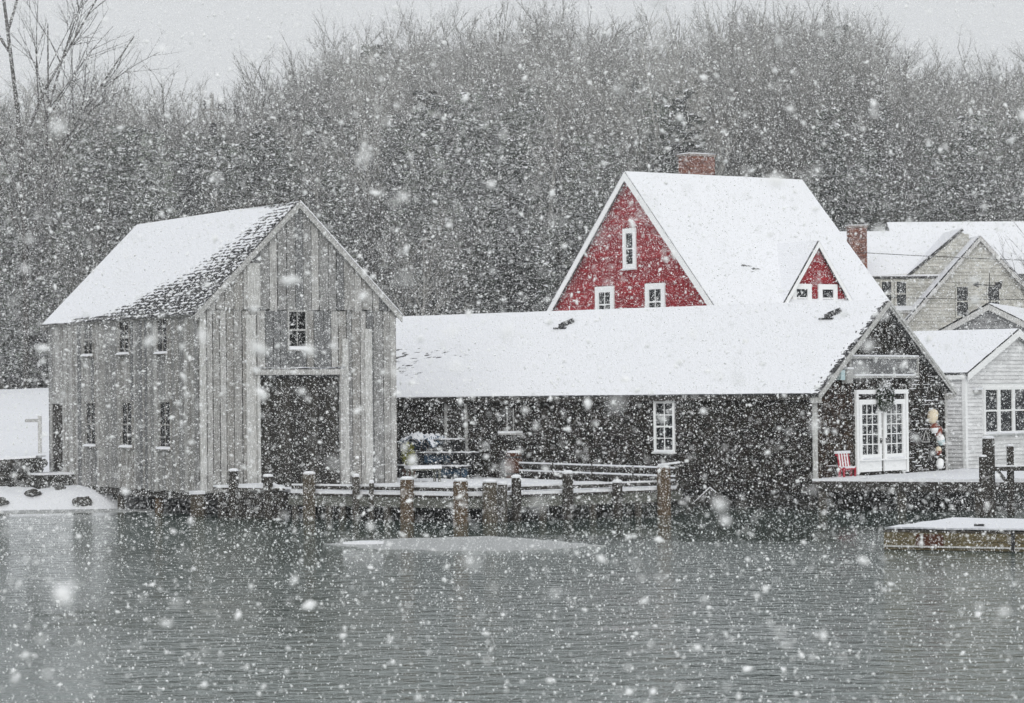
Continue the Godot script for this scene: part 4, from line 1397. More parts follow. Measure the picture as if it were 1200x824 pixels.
func make_shop_deck() -> void:
	var rng := RandomNumberGenerator.new()
	rng.seed = 67
	var b := thing("shop_deck", "snow covered deck on posts in front of the white double doors", "deck", Vector3.ZERO)
	var Y := 0.84
	var poly := [Vector2(8.72, 79.75), Vector2(13.5, 77.2), Vector2(18.5, 75.2), Vector2(20.5, 80.5), Vector2(16.8, 87.6), Vector2(14.5, 87.7), Vector2(13.4, 85.4)]
	planks(b, poly, Y, Vector2(0.643, 0.766), rng)
	snow_poly(b, poly, Y + 0.004, 0.09, 14)
	for i in 2:
		var p: Vector2 = poly[i]
		var q: Vector2 = poly[i + 1]
		var m := MB.new()
		m.bar(W(p.x, Y - 0.17, p.y - 0.05), W(q.x, Y - 0.17, q.y - 0.05), 0.1, 0.22)
		put("edge_beam", m.mesh(M.dark_wood), b)
	for k in 6:
		var m := MB.new()
		var p := Vector2(9.4 + k * 1.4, 79.6 - k * 0.72)
		m.bar(W(p.x, Y - 0.17, p.y + 0.1), W(p.x + 2.4, Y - 0.17, p.y + 3.4), 0.1, 0.2)
		put("joist", m.mesh(M.dark_wood), b)
	for q in [[9.0, 79.65], [11.15, 78.55], [13.2, 77.45], [15.2, 76.6], [17.2, 75.8], [11.5, 81.0], [13.8, 80.0], [15.8, 79.0]]:
		pile(b, q[0], q[1], 0.12, Y - 0.29, M.pile[1], 0.0, true)
	# mooring piles and rail at its outer end
	var g := thing("mooring_piles", "dark mooring piles joined by a rail in front of the white cottage", "mooring posts", Vector3.ZERO)
	pile(g, 13.12, 75.4, 0.17, 2.12, M.pile[3], 0.06)
	pile(g, 12.93, 75.2, 0.11, 1.62, M.pile[3], 0.05)
	pile(g, 13.72, 75.4, 0.10, 1.9, M.pile[3], 0.05)
	pile(g, 14.33, 75.1, 0.13, 2.6, M.pile[2], 0.06)
	for h in [1.28]:
		var m := MB.new()
		m.bar(W(13.0, h, 75.2), W(16.0, h + 0.02, 74.6), 0.07, 0.12)
		var r := put("rail", m.mesh(M.dark_wood), g)
		var s := MB.new()
		s.bar(W(13.3, h + 0.08, 75.14), W(16.0, h + 0.10, 74.6), 0.07, 0.035)
		put("snow_cap", s.mesh(M.snow), r)
	var br := MB.new()
	br.bar(W(13.35, 1.22, 75.3), W(13.7, 0.8, 75.35), 0.05, 0.09)
	put("brace", br.mesh(M.dark_wood), g)

func make_float() -> void:
	var rng := RandomNumberGenerator.new()
	rng.seed = 71
	var b := thing("floating_dock", "low ochre timber floating dock under a flat layer of snow", "floating dock", W(8.08, 0, 59.7), -28.0)
	# local x along the front, z towards the back (negative)
	var L := 9.0
	var D := 4.6
	for k in 2:
		boxpart("fascia_plank", b, Vector3(L / 2, 0.10 + k * 0.19, -0.03), Vector3(L, 0.18, 0.07), M.float_wood)
		boxpart("fascia_plank", b, Vector3(L / 2, 0.10 + k * 0.19, -D + 0.03), Vector3(L, 0.18, 0.07), M.float_wood)
		boxpart("end_plank", b, Vector3(0.035, 0.10 + k * 0.19, -D / 2), Vector3(0.07, 0.18, D - 0.14), M.float_wood)
		boxpart("end_plank", b, Vector3(L - 0.035, 0.10 + k * 0.19, -D / 2), Vector3(0.07, 0.18, D - 0.14), M.float_wood)
	for k in 4:
		boxpart("float_drum", b, Vector3(1.2 + k * 2.2, 0.02, -D / 2), Vector3(1.4, 0.22, D - 0.6), M.dark_wood)
	for k in 18:
		boxpart("plank", b, Vector3(L / 2, 0.41, -0.13 - k * 0.255), Vector3(L, 0.045, 0.245), M.pile[1])
	boxpart("rub_rail", b, Vector3(L / 2, 0.085, 0.025), Vector3(L, 0.035, 0.05), M.pale_board)
	boxpart("skid", b, Vector3(L / 2, 0.0, -0.1), Vector3(L - 0.1, 0.1, 0.12), M.iron)
	boxpart("rust_plate", b, Vector3(1.05, 0.20, 0.015), Vector3(0.62, 0.30, 0.02), M.rust)
	boxpart("rust_plate", b, Vector3(0.88, 0.21, 0.03), Vector3(0.05, 0.32, 0.03), M.pale_board)
	boxpart("post_bracket", b, Vector3(2.92, 0.22, 0.03), Vector3(0.07, 0.4, 0.05), M.iron)
	var nz := FastNoiseLite.new()
	nz.seed = 3
	nz.frequency = 0.8
	snow_sheet(b, Vector3(0.02, 0.435, -0.0), Vector3(L - 0.04, 0, 0), Vector3(0, 0, -D + 0.02), 0.12, func(u, w): return 0.06 + 0.02 * nz.get_noise_2d(u, w))
	for q in [[2.0, 0.5], [4.6, 0.8]]:
		boxpart("cleat", b, Vector3(q[0], 0.54, -q[1]), Vector3(0.22, 0.05, 0.06), M.iron)

# ------------------------------------------------------------------ things on and by the shop
func make_shop_things() -> void:
	var rng := RandomNumberGenerator.new()
	rng.seed = 73
	var T := Transform3D(Basis(Vector3.UP, deg_to_rad(50.0)), W(8.85, 0, 80))
	var at := func(x: float, y: float, z: float) -> Vector3: return T * Vector3(x, y, z)
	# sign board, its lettering hidden under frost
	var s := thing("sign_board", "long weathered grey sign board with snow on its ledges above the doors", "sign", at.call(3.68, 4.17, 0.03), 50.0)
	boxpart("panel", s, Vector3(0, 0, 0.03), Vector3(3.7, 0.56, 0.04), M.board[4])
	for q in [0.29, -0.29]:
		boxpart("moulding", s, Vector3(0, q, 0.06), Vector3(3.84, 0.07, 0.09), M.trim_grey)
		boxpart("snow_cap", s, Vector3(0, q + 0.06, 0.07), Vector3(3.8 if q > 0 else 3.4, 0.05, 0.09), M.snow)
	for q in [-1.9, 1.9]:
		boxpart("moulding", s, Vector3(q, 0, 0.055), Vector3(0.06, 0.52, 0.07), M.trim_grey)
	# wreath
	var w := thing("wreath", "round evergreen wreath dusted with snow on the white double doors", "wreath", at.call(3.56, 3.28, 0.12), 50.0)
	var nd := MB.new()
	var sn := MB.new()
	for k in 1700:
		var a := rng.randf() * TAU
		var b2 := rng.randf() * TAU
		var r := rng.randf_range(0.02, 0.12)
		var c := Vector3(cos(a) * (0.31 + cos(b2) * r), sin(a) * (0.33 + cos(b2) * r), sin(b2) * r * 0.7 + 0.06)
		var d := (Vector3(-sin(a), cos(a), 0) * 0.7 + Vector3(cos(a) * cos(b2), sin(a) * cos(b2), sin(b2)) * rng.randf_range(0.2, 0.9)).normalized()
		var q := d.cross(Vector3(rng.randf() - 0.5, rng.randf() - 0.5, rng.randf() - 0.5)).normalized() * 0.016
		nd.tri(c - q, c + q, c + d * rng.randf_range(0.06, 0.13))
		if c.y > 0.05 and rng.randf() < 0.08 or rng.randf() < 0.02:
			sn.box(Transform3D(Basis(d, rng.randf()), c + Vector3(0, 0.02, 0.03)), Vector3(0.05, 0.03, 0.04))
	put("foliage", nd.mesh(M.wreath), w)
	put("snow_dusting", sn.mesh(M.snow), w)
	# lantern
	var l := thing("wall_lantern", "small grey box lantern on dark shingles left of the sign board", "lantern", at.call(1.35, 3.92, 0.03), 50.0)
	boxpart("bracket", l, Vector3(0.25, 0.08, 0.05), Vector3(0.5, 0.05, 0.06), M.iron)
	boxpart("housing", l, Vector3(0.12, -0.02, 0.16), Vector3(0.3, 0.42, 0.2), M.trim_grey)
	boxpart("glass", l, Vector3(-0.2, 0.02, 0.14), Vector3(0.22, 0.3, 0.16), M.pale_teal)
	boxpart("snow_cap", l, Vector3(0.12, 0.22, 0.16), Vector3(0.34, 0.06, 0.24), M.snow)
	# red slatted chair
	var c := thing("slatted_chair", "small red and white striped slatted chair capped with snow beside the doors", "chair", at.call(1.08, 0.93, 0.28), 50.0)
	for k in 9:
		boxpart("back_slat", c, Vector3(-0.28 + k * 0.07, 0.45, 0.0), Vector3(0.055, 0.58, 0.022), M.white_paint if k % 2 else M.red_paint, Basis(Vector3.RIGHT, -0.15))
	boxpart("seat", c, Vector3(0, 0.24, 0.12), Vector3(0.62, 0.04, 0.22), M.red_paint)
	boxpart("crest_rail", c, Vector3(0, 0.66, -0.05), Vector3(0.72, 0.07, 0.03), M.red_paint)
	for q in [-0.3, 0.3]:
		boxpart("leg", c, Vector3(q, 0.14, 0.2), Vector3(0.05, 0.3, 0.05), M.red_paint)
		boxpart("leg", c, Vector3(q, 0.14, 0.05), Vector3(0.06, 0.32, 0.06), M.red_paint)
	boxpart("snow_cap", c, Vector3(0, 0.73, -0.05), Vector3(0.74, 0.08, 0.1), M.snow)
	boxpart("snow_cap", c, Vector3(0, 0.285, 0.12), Vector3(0.6, 0.05, 0.2), M.snow)
	# net buoys hung on the right of the doors
	var specs := [["cream net buoy hanging highest on the dark shingles right of doors", 6.35, 2.66, M.cream, M.cream, 0.17], ["brown red and white net buoy just below the cream one", 6.42, 2.30, M.brown_red, M.white_paint, 0.13], ["brown red net buoy hanging nearest the corner board", 6.66, 2.18, M.brown_red, M.brown_red, 0.13], ["pale white net buoy hanging below the brown red pair", 6.80, 1.92, M.white_paint, M.pale_teal, 0.13], ["small red and cream net buoy hanging low on the shingles", 6.66, 1.58, M.cream, M.brown_red, 0.10], ["small snowy white net buoy hanging lowest near the deck", 6.74, 1.18, M.white_paint, M.white_paint, 0.12]]
	for q in specs:
		var o := thing("net_buoy", q[0], "buoy", at.call(q[1], q[2], 0.14), 50.0, "net buoys hung beside the doors")
		var r: float = q[5]
		var tilt := Basis(Vector3(0, 0, 1), rng.randf_range(-0.4, 0.4))
		var lo := MB.new()
		lo.lathe(Transform3D(tilt, Vector3.ZERO), [Vector2(0, -r * 1.5), Vector2(r * 0.6, -r * 1.3), Vector2(r, -r * 0.5), Vector2(r, 0)], 10)
		put("lower_half", lo.mesh(q[4]), o)
		var up := MB.new()
		up.lathe(Transform3D(tilt, Vector3.ZERO), [Vector2(r, 0), Vector2(r, r * 0.5), Vector2(r * 0.7, r * 1.1), Vector2(r * 0.2, r * 1.3), Vector2(0, r * 1.35)], 10)
		put("upper_half", up.mesh(q[3]), o)
		var rp := MB.new()
		rp.tube(tilt * Vector3(0, r * 1.2, 0), Vector3(0.02, r * 1.2 + 0.25, -0.1), 0.012, 0.012, 4)
		put("rope", rp.mesh(M.rope), o)
	var tr := thing("wire_hoop", "pale triangular wire frame hung on the shingles beside the buoys", "frame", at.call(6.02, 1.98, 0.06), 50.0)
	for k in 3:
		var a0 := TAU * k / 3.0 + PI / 2
		var a1 := TAU * (k + 1) / 3.0 + PI / 2
		var m := MB.new()
		m.tube(Vector3(cos(a0), sin(a0), 0.1) * 0.24, Vector3(cos(a1), sin(a1), 0.1) * 0.24, 0.02, 0.02, 5)
		put("bar", m.mesh(M.trim_grey), tr)

# ------------------------------------------------------------------ gear on the dock
func lobster_trap(at: Vector3, turn: float, size: Vector3, label: String, wire: Material, rng: RandomNumberGenerator) -> void:
	var o := thing("lobster_trap", label, "trap", at, turn, "wire traps heaped against the shop wall")
	var h := size / 2
	var fr := MB.new()
	for a in [-1, 1]:
		for b in [-1, 1]:
			fr.bar(Vector3(-h.x, h.y + b * h.y, a * h.z), Vector3(h.x, h.y + b * h.y, a * h.z), 0.025, 0.025)
			fr.bar(Vector3(a * h.x, h.y + b * h.y, -h.z), Vector3(a * h.x, h.y + b * h.y, h.z), 0.025, 0.025)
			fr.bar(Vector3(a * h.x, 0, b * h.z), Vector3(a * h.x, size.y, b * h.z), 0.025, 0.025)
	put("frame", fr.mesh(M.iron), o)
	var ws := MB.new()
	for k in range(1, 9):
		var x := -h.x + size.x * k / 9.0
		for z in [-h.z, h.z]:
			ws.tube(Vector3(x, 0, z), Vector3(x, size.y, z), 0.006, 0.006, 3)
		ws.tube(Vector3(x, size.y, -h.z), Vector3(x, size.y, h.z), 0.006, 0.006, 3)
	for k in range(1, 4):
		for z in [-h.z, h.z]:
			ws.tube(Vector3(-h.x, size.y * k / 4.0, z), Vector3(h.x, size.y * k / 4.0, z), 0.006, 0.006, 3)
	put("mesh_wire", ws.mesh(wire), o)
	var net := MB.new()
	net.lathe(Transform3D(Basis(Vector3(0, 0, 1), PI / 2), Vector3(0, h.y, 0)), [Vector2(h.y * 0.9, -h.x * 0.9), Vector2(h.y * 0.3, -h.x * 0.1), Vector2(h.y * 0.3, h.x * 0.1), Vector2(h.y * 0.9, h.x * 0.9)], 8)
	put("net_funnel", net.mesh(wire), o)
	var nz := FastNoiseLite.new()
	nz.seed = int(at.x * 100)
	nz.frequency = 4.0
	snow_sheet(o, Vector3(-h.x, size.y + 0.01, h.z), Vector3(size.x, 0, 0), Vector3(0, 0, -size.z), 0.08, func(u, w): return 0.04 + 0.045 * nz.get_noise_2d(u, w))

func make_dock_things() -> void:
	var rng := RandomNumberGenerator.new()
	rng.seed = 79
	var T := Transform3D(Basis(Vector3.UP, deg_to_rad(50.0)), W(8.85, 0, 80))
	var y0 := 0.82
	# heap of wire traps against the long wall, z from -12.7 to -16
	var spots := [[-1.3, 0, -14.95, "bottom trap of the heap nearest the barn", M.iron], [-1.2, 0, -13.85, "bottom trap in the middle of the heap", M.iron], [-1.5, 0, -12.75, "bottom trap at the open end of the heap beside the rail", M.blue_tarp],
		[-1.2, 1, -14.7, "second layer trap of the heap nearest the barn", M.iron], [-1.25, 1, -13.6, "blue netted second layer trap of the heap", M.blue_tarp], [-1.1, 1, -12.85, "second layer trap at the open end of the heap", M.iron],
		[-1.1, 2, -14.55, "blue netted third layer trap of the heap below the tarp", M.blue_tarp], [-1.1, 2, -13.5, "third layer trap of the heap in front of the dark door", M.iron]]
	for q in spots:
		lobster_trap(T * Vector3(q[0] + rng.randf_range(-0.12, 0.12), y0 + q[1] * 0.42, q[2]), 140.0 + rng.randf_range(-16, 16), Vector3(1.05, 0.36, 0.56), "snow dusted wire " + q[3], q[4], rng)
	# blue tarp thrown over the top
	var nz := FastNoiseLite.new()
	nz.seed = 5
	nz.frequency = 1.3
	var tp := thing("tarp", "crumpled slate blue tarp with snow in its folds on top of the traps", "tarp", T * Vector3(-1.1, y0 + 1.24, -14.4), 50.0)
	var tf := func(i: int, j: int) -> Vector3:
		var x := (i / 20.0 - 0.5) * 1.0
		var z := (j / 24.0 - 0.5) * 1.9
		return Vector3(x, 0.12 + nz.get_noise_2d(x * 2.0, z * 2.0) * 0.22 - 0.5 * x * x - 0.25 * z * z, z)
	put("cloth", sheet(20, 24, tf, M.blue_tarp), tp)
	var tsn := func(i: int, j: int) -> Vector3:
		var x := (i / 20.0 - 0.5) * 0.96
		var z := (j / 24.0 - 0.5) * 1.8
		return Vector3(x, 0.12 + nz.get_noise_2d(x * 2.0, z * 2.0) * 0.22 - 0.5 * x * x - 0.25 * z * z + 0.01 + nz.get_noise_2d(x * 5.0 + 9.0, z * 5.0) * 0.05, z)
	put("snow_dusting", sheet(20, 24, tsn, M.snow), tp)
	# a small snowy table beside the barn corner
	var tb := thing("work_table", "low table with a thick snow top by the barn corner", "table", W(-2.75, y0, 83.6), 20.0)
	boxpart("table_top", tb, Vector3(0, 0.38, 0), Vector3(1.0, 0.05, 0.6), M.beam)
	boxpart("snow_cap", tb, Vector3(0, 0.45, 0), Vector3(1.0, 0.1, 0.6), M.snow)
	for q in [[-0.44, -0.24], [0.44, -0.24], [-0.44, 0.24], [0.44, 0.24]]:
		boxpart("leg", tb, Vector3(q[0], 0.18, q[1]), Vector3(0.07, 0.36, 0.07), M.beam)
	# yellow-green shrub in a pot on the table side
	var sh := thing("potted_shrub", "yellow green potted shrub between the barn corner and the traps", "plant", W(-3.25, y0, 84.9))
	var pot := MB.new()
	pot.lathe(Transform3D(), [Vector2(0, 0), Vector2(0.16, 0.0), Vector2(0.22, 0.34), Vector2(0.2, 0.36), Vector2(0.0, 0.33)], 12)
	put("pot", pot.mesh(M.rust), sh)
	var lf := MB.new()
	for k in 420:
		var d := Vector3(rng.randfn(), rng.randfn(), rng.randfn()).normalized() * pow(rng.randf(), 0.4)
		var c := Vector3(d.x * 0.22, 0.80 + d.y * 0.42, d.z * 0.22)
		var e := Vector3(rng.randfn(), rng.randfn(), rng.randfn()).normalized() * 0.07
		var f := e.cross(Vector3(rng.randfn(), rng.randfn(), rng.randfn())).normalized() * 0.035
		lf.tri(c - f, c + f, c + e)
	put("foliage", lf.mesh(M.yellow_green), sh)
	var st := MB.new()
	for k in 7:
		st.tube(Vector3(0, 0.3, 0), Vector3(rng.randf_range(-0.2, 0.2), rng.randf_range(0.7, 1.2), rng.randf_range(-0.2, 0.2)), 0.015, 0.006, 4)
	put("stems", st.mesh(M.bark), sh)
	# small snow-topped hanging shelf on the wall
	var hs := thing("wall_shelf", "small snow topped shelf hung on two rods on the dark shingled wall", "shelf", T * Vector3(-0.24, 2.2, -11.46), 140.0)
	boxpart("shelf_board", hs, Vector3(0, 0, 0), Vector3(0.74, 0.05, 0.36), M.trim_grey)
	boxpart("snow_cap", hs, Vector3(0, 0.06, 0), Vector3(0.74, 0.07, 0.36), M.snow)
	for q in [-0.12, 0.14]:
		boxpart("rod", hs, Vector3(q, 0.42, 0.02), Vector3(0.03, 0.8, 0.03), M.trim_grey)
	boxpart("bracket", hs, Vector3(0, -0.1, 0.12), Vector3(0.05, 0.18, 0.12), M.trim_grey)
	# barrel
	var br := thing("barrel", "brown wooden barrel against the dark wall under the hanging shelf", "barrel", T * Vector3(-0.75, 0.82, -10.9))
	var bb := MB.new()
	bb.lathe(Transform3D(), [Vector2(0, 0), Vector2(0.24, 0.0), Vector2(0.3, 0.4), Vector2(0.24, 0.8), Vector2(0.22, 0.8), Vector2(0.22, 0.76), Vector2(0, 0.76)], 14)
	put("staves", bb.mesh(M.rust), br)
	for h in [0.14, 0.66]:
		var hp := MB.new()
		hp.lathe(Transform3D(), [Vector2(0.275, h - 0.03), Vector2(0.285, h), Vector2(0.275, h + 0.03)], 14)
		put("hoop", hp.mesh(M.iron), br)
	var sc := MB.new()
	sc.lathe(Transform3D(), [Vector2(0.23, 0.78), Vector2(0.2, 0.86), Vector2(0, 0.88)], 12)
	put("snow_cap", sc.mesh(M.snow), br)
	# drift log with snow under the shop
	var dl := thing("drift_log", "bent driftwood limb lined with snow in the dark below the shop", "driftwood", W(5.75, 0.0, 80.3))
	var m := MB.new()
	m.tube(Vector3(-0.75, -0.1, 0), Vector3(0.02, 0.62, 0.0), 0.06, 0.05, 6, true)
	m.tube(Vector3(0.02, 0.62, 0), Vector3(0.4, 0.25, -0.2), 0.05, 0.03, 6, true)
	put("limb", m.mesh(M.dark_wood), dl)
	var ms := MB.new()
	ms.bar(Vector3(-0.5, 0.19, 0), Vector3(0.02, 0.68, 0.0), 0.06, 0.03)
	ms.bar(Vector3(0.02, 0.68, 0), Vector3(0.2, 0.52, -0.1), 0.06, 0.03)
	put("snow_cap", ms.mesh(M.snow), dl)

# ------------------------------------------------------------------ left shore and ice
func rock_mesh(sd: int, m: Material) -> ArrayMesh:
	var rng := RandomNumberGenerator.new()
	rng.seed = sd
	var nz := FastNoiseLite.new()
	nz.seed = sd
	nz.frequency = 0.9
	var f := func(i: int, j: int) -> Vector3:
		var a := -TAU * (i % 10) / 10.0
		var b := PI * (j / 6.0 - 0.5)
		var d := Vector3(cos(a) * cos(b), sin(b), sin(a) * cos(b))
		return d * (0.5 + 0.28 * nz.get_noise_3dv(d * 1.4))
	return sheet(10, 6, f, m)

func make_shore_things() -> void:
	var rng := RandomNumberGenerator.new()
	rng.seed = 83
	var rocks := stone_shapes
	# stone retaining wall at the left edge
	var w := thing("stone_wall", "dark rough stone retaining wall with a snowy top at the left shore", "wall", Vector3.ZERO)
	for r in 5:
		var x := -22.0
		while x < -15.35:
			var lw := rng.randf_range(0.28, 0.55)
			var top := 1.5 - (-15.4 - x) * 0.05
			var y := 0.55 + r * 0.21
			if y < top:
				put("stone", rocks[rng.randi() % 5], w, Transform3D(Basis(Vector3.UP, rng.randf() * 0.5) * Basis.from_scale(Vector3(lw * 1.25, 0.30, 0.6)), W(x + lw / 2, y, 88.6 + rng.randf_range(-0.06, 0.06) + r * 0.06)))
			x += lw
	var cp := MB.new()
	cp.hexa([W(-22, 1.1, 88.6), W(-15.4, 1.47, 88.6), W(-15.4, 1.47, 89.3), W(-22, 1.1, 89.3), W(-22, 1.2, 88.6), W(-15.4, 1.57, 88.6), W(-15.4, 1.57, 89.3), W(-22, 1.2, 89.3)])
	put("capstone", cp.mesh(M.stone[1]), w)
	var cs := MB.new()
	cs.hexa([W(-22, 1.2, 88.7), W(-15.5, 1.57, 88.7), W(-15.5, 1.57, 90.6), W(-22, 1.2, 90.6), W(-22, 1.27, 88.75), W(-15.5, 1.64, 88.75), W(-15.5, 1.6, 90.6), W(-22, 1.25, 90.6)])
	put("snow_cap", cs.mesh(M.snow), w)
	# step at the barn's side door
	var sp := thing("door_step", "snow covered stone step below the barn side door", "step", W(-15.15, 0, 88.9), 30.3)
	boxpart("slab", sp, Vector3(0.15, 0.72, 0.1), Vector3(1.5, 0.6, 1.3), M.stone[1])
	boxpart("snow_cap", sp, Vector3(0.15, 1.05, 0.1), Vector3(1.5, 0.07, 1.3), M.snow)
	# boulders showing through the bank
	var k := 0
	for q in [[-15.3, 87.0, 0.55, 0.12, "long dark boulder breaking through the snowy bank below the stone wall"], [-14.5, 87.5, 0.35, 0.1, "flat dark boulder in the middle of the snowy bank"], [-13.6, 86.3, 0.5, 0.16, "dark boulder at the waterline below the barn windows"], [-12.5, 86.7, 0.35, 0.16, "small dark boulder at the tip of the snowy bank"], [-11.5, 88.2, 0.5, 0.25, "dark boulder in the shadow under the barn"], [-16.4, 86.2, 0.7, 0.14, "low dark boulder at the waterline at the left edge"]]:
		var o := put("boulder", rocks[k % 5], null, Transform3D(Basis(Vector3.UP, rng.randf() * 6.0) * Basis.from_scale(Vector3(q[2] * 1.4, q[3] * 2.2, q[2])), W(q[0], maxf(ground(q[0], q[1]), 0.0) + q[3] * 0.25, q[1])))
		tag(o, q[4], "boulder", "boulders on the left bank")
		k += 1
	# sign post in the snowy field
	var s := thing("road_post", "grey post with a small sideways sign in the snowy field", "sign post", W(-18.9, ground(-18.9, 108.0), 108.0))
	boxpart("post", s, Vector3(0.2, 0.75, 0), Vector3(0.14, 1.5, 0.12), M.pale_board)
	boxpart("sign_panel", s, Vector3(-0.13, 1.32, 0.03), Vector3(0.5, 0.13, 0.05), M.trim_grey)
	boxpart("snow_cap", s, Vector3(0.2, 1.54, 0), Vector3(0.18, 0.07, 0.14), M.snow)
	# sheets of slush on the water
	ice("ice_sheet", "long pale sheet of slush floating in front of the dock", [[-4.4, 64.1], [-3.6, 65.6], [-2.0, 66.4], [-0.6, 66.7], [0.4, 65.6], [1.4, 63.6], [2.0, 62.2], [0.9, 61.0], [-0.6, 60.5], [-2.0, 61.2], [-3.2, 61.9]], 17)
	ice("ice_sheet", "narrow pale strip of slush along the left bank", [[-16.8, 84.6], [-15.0, 85.3], [-12.6, 85.4], [-10.5, 85.0], [-9.8, 84.3], [-11.5, 83.6], [-13.5, 83.4], [-15.5, 83.0], [-17.0, 83.2]], 19)
	var ic := thing("ice_cake", "small white cake of ice at the left tip of the slush sheet", "ice", W(-3.55, 0, 64.0))
	var m := MB.new()
	m.prism([Vector2(-0.45, 0.1), Vector2(-0.1, -0.3), Vector2(0.3, -0.25), Vector2(0.5, 0.1), Vector2(0.1, 0.35)], -0.02, 0.07)
	put("slab", m.mesh(M.snow), ic)

func ice(called: String, label: String, pts: Array, sd: int) -> void:
	var rng := RandomNumberGenerator.new()
	rng.seed = sd
	var poly := []
	for i in pts.size():
		var a := Vector2(pts[i][0], -pts[i][1])
		var b := Vector2(pts[(i + 1) % pts.size()][0], -pts[(i + 1) % pts.size()][1])
		for j in 5:
			poly.append(a.lerp(b, j / 5.0) + Vector2(rng.randf_range(-0.12, 0.12), rng.randf_range(-0.2, 0.2)))
	var m := MB.new()
	m.prism(poly, -0.02, 0.015)
	tag(put(called, m.mesh(M.ice)), label, "ice", "slush on the water")

# ------------------------------------------------------------------ poles and wires
func make_poles() -> void:
	var tops := []
	for q in [[-15.5, 142.0, 19.3, "dark utility pole with insulators above the barn roof against the trees"], [-23.0, 140.0, 15.0, "pale utility pole at the left among the trees above the barn"]]:
		var g := ground(q[0], q[1])
		var o := thing("utility_pole", q[3], "utility pole", W(q[0], g, q[1]), 20.0, "utility poles behind the barn")
		var h: float = q[2] - g
		var m := MB.new()
		m.tube(Vector3(0, -0.5, 0), Vector3(0, h, 0), 0.15, 0.10, 8, true)
		put("pole", m.mesh(M.bark), o)
		boxpart("cross_arm", o, Vector3(0, h - 0.9, 0.1), Vector3(0.95, 0.12, 0.1), M.bark)
		for x in [-0.38, 0.38]:
			var i := MB.new()
			i.lathe(Transform3D(Basis(), Vector3(x, h - 0.84, 0.1)), [Vector2(0.04, 0), Vector2(0.09, 0.1), Vector2(0.06, 0.16), Vector2(0.09, 0.22), Vector2(0.04, 0.42), Vector2(0, 0.43)], 8)
			put("insulator", i.mesh(M.iron), o)
		boxpart("transformer", o, Vector3(0.0, h - 1.9, 0.22), Vector3(0.3, 0.6, 0.3), M.iron)
		tops.append(W(q[0], q[2] - 0.7, q[1]))
	var runs := [[tops[1], tops[0], 0.5, "thin dark wire strung between the two utility poles"], [W(-60, 12.2, 118), W(-14, 9.4, 103), 0.6, "lower dark wire crossing behind the barn roof at the left"], [tops[0], W(45, 14.5, 128), 2.0, "thin dark wire running from the pole past the red house"],
		[W(13.5, 7.35, 112), W(40, 7.35, 106), 0.35, "dark wire crossing in front of the beige house windows"], [W(13.5, 9.55, 118), W(42, 8.6, 112), 0.4, "thin upper wire crossing the beige house roof"]]
	for r in runs:
		var m := MB.new()
		var n := 24
		for k in n:
			var t0 := float(k) / n
			var t1 := float(k + 1) / n
			var a: Vector3 = r[0].lerp(r[1], t0) - Vector3(0, 4.0 * t0 * (1 - t0) * r[2], 0)
			var b: Vector3 = r[0].lerp(r[1], t1) - Vector3(0, 4.0 * t1 * (1 - t1) * r[2], 0)
			m.tube(a, b, 0.014, 0.014, 4)
		tag(put("overhead_wire", m.mesh(M.wire)), r[3], "wire", "overhead wires")

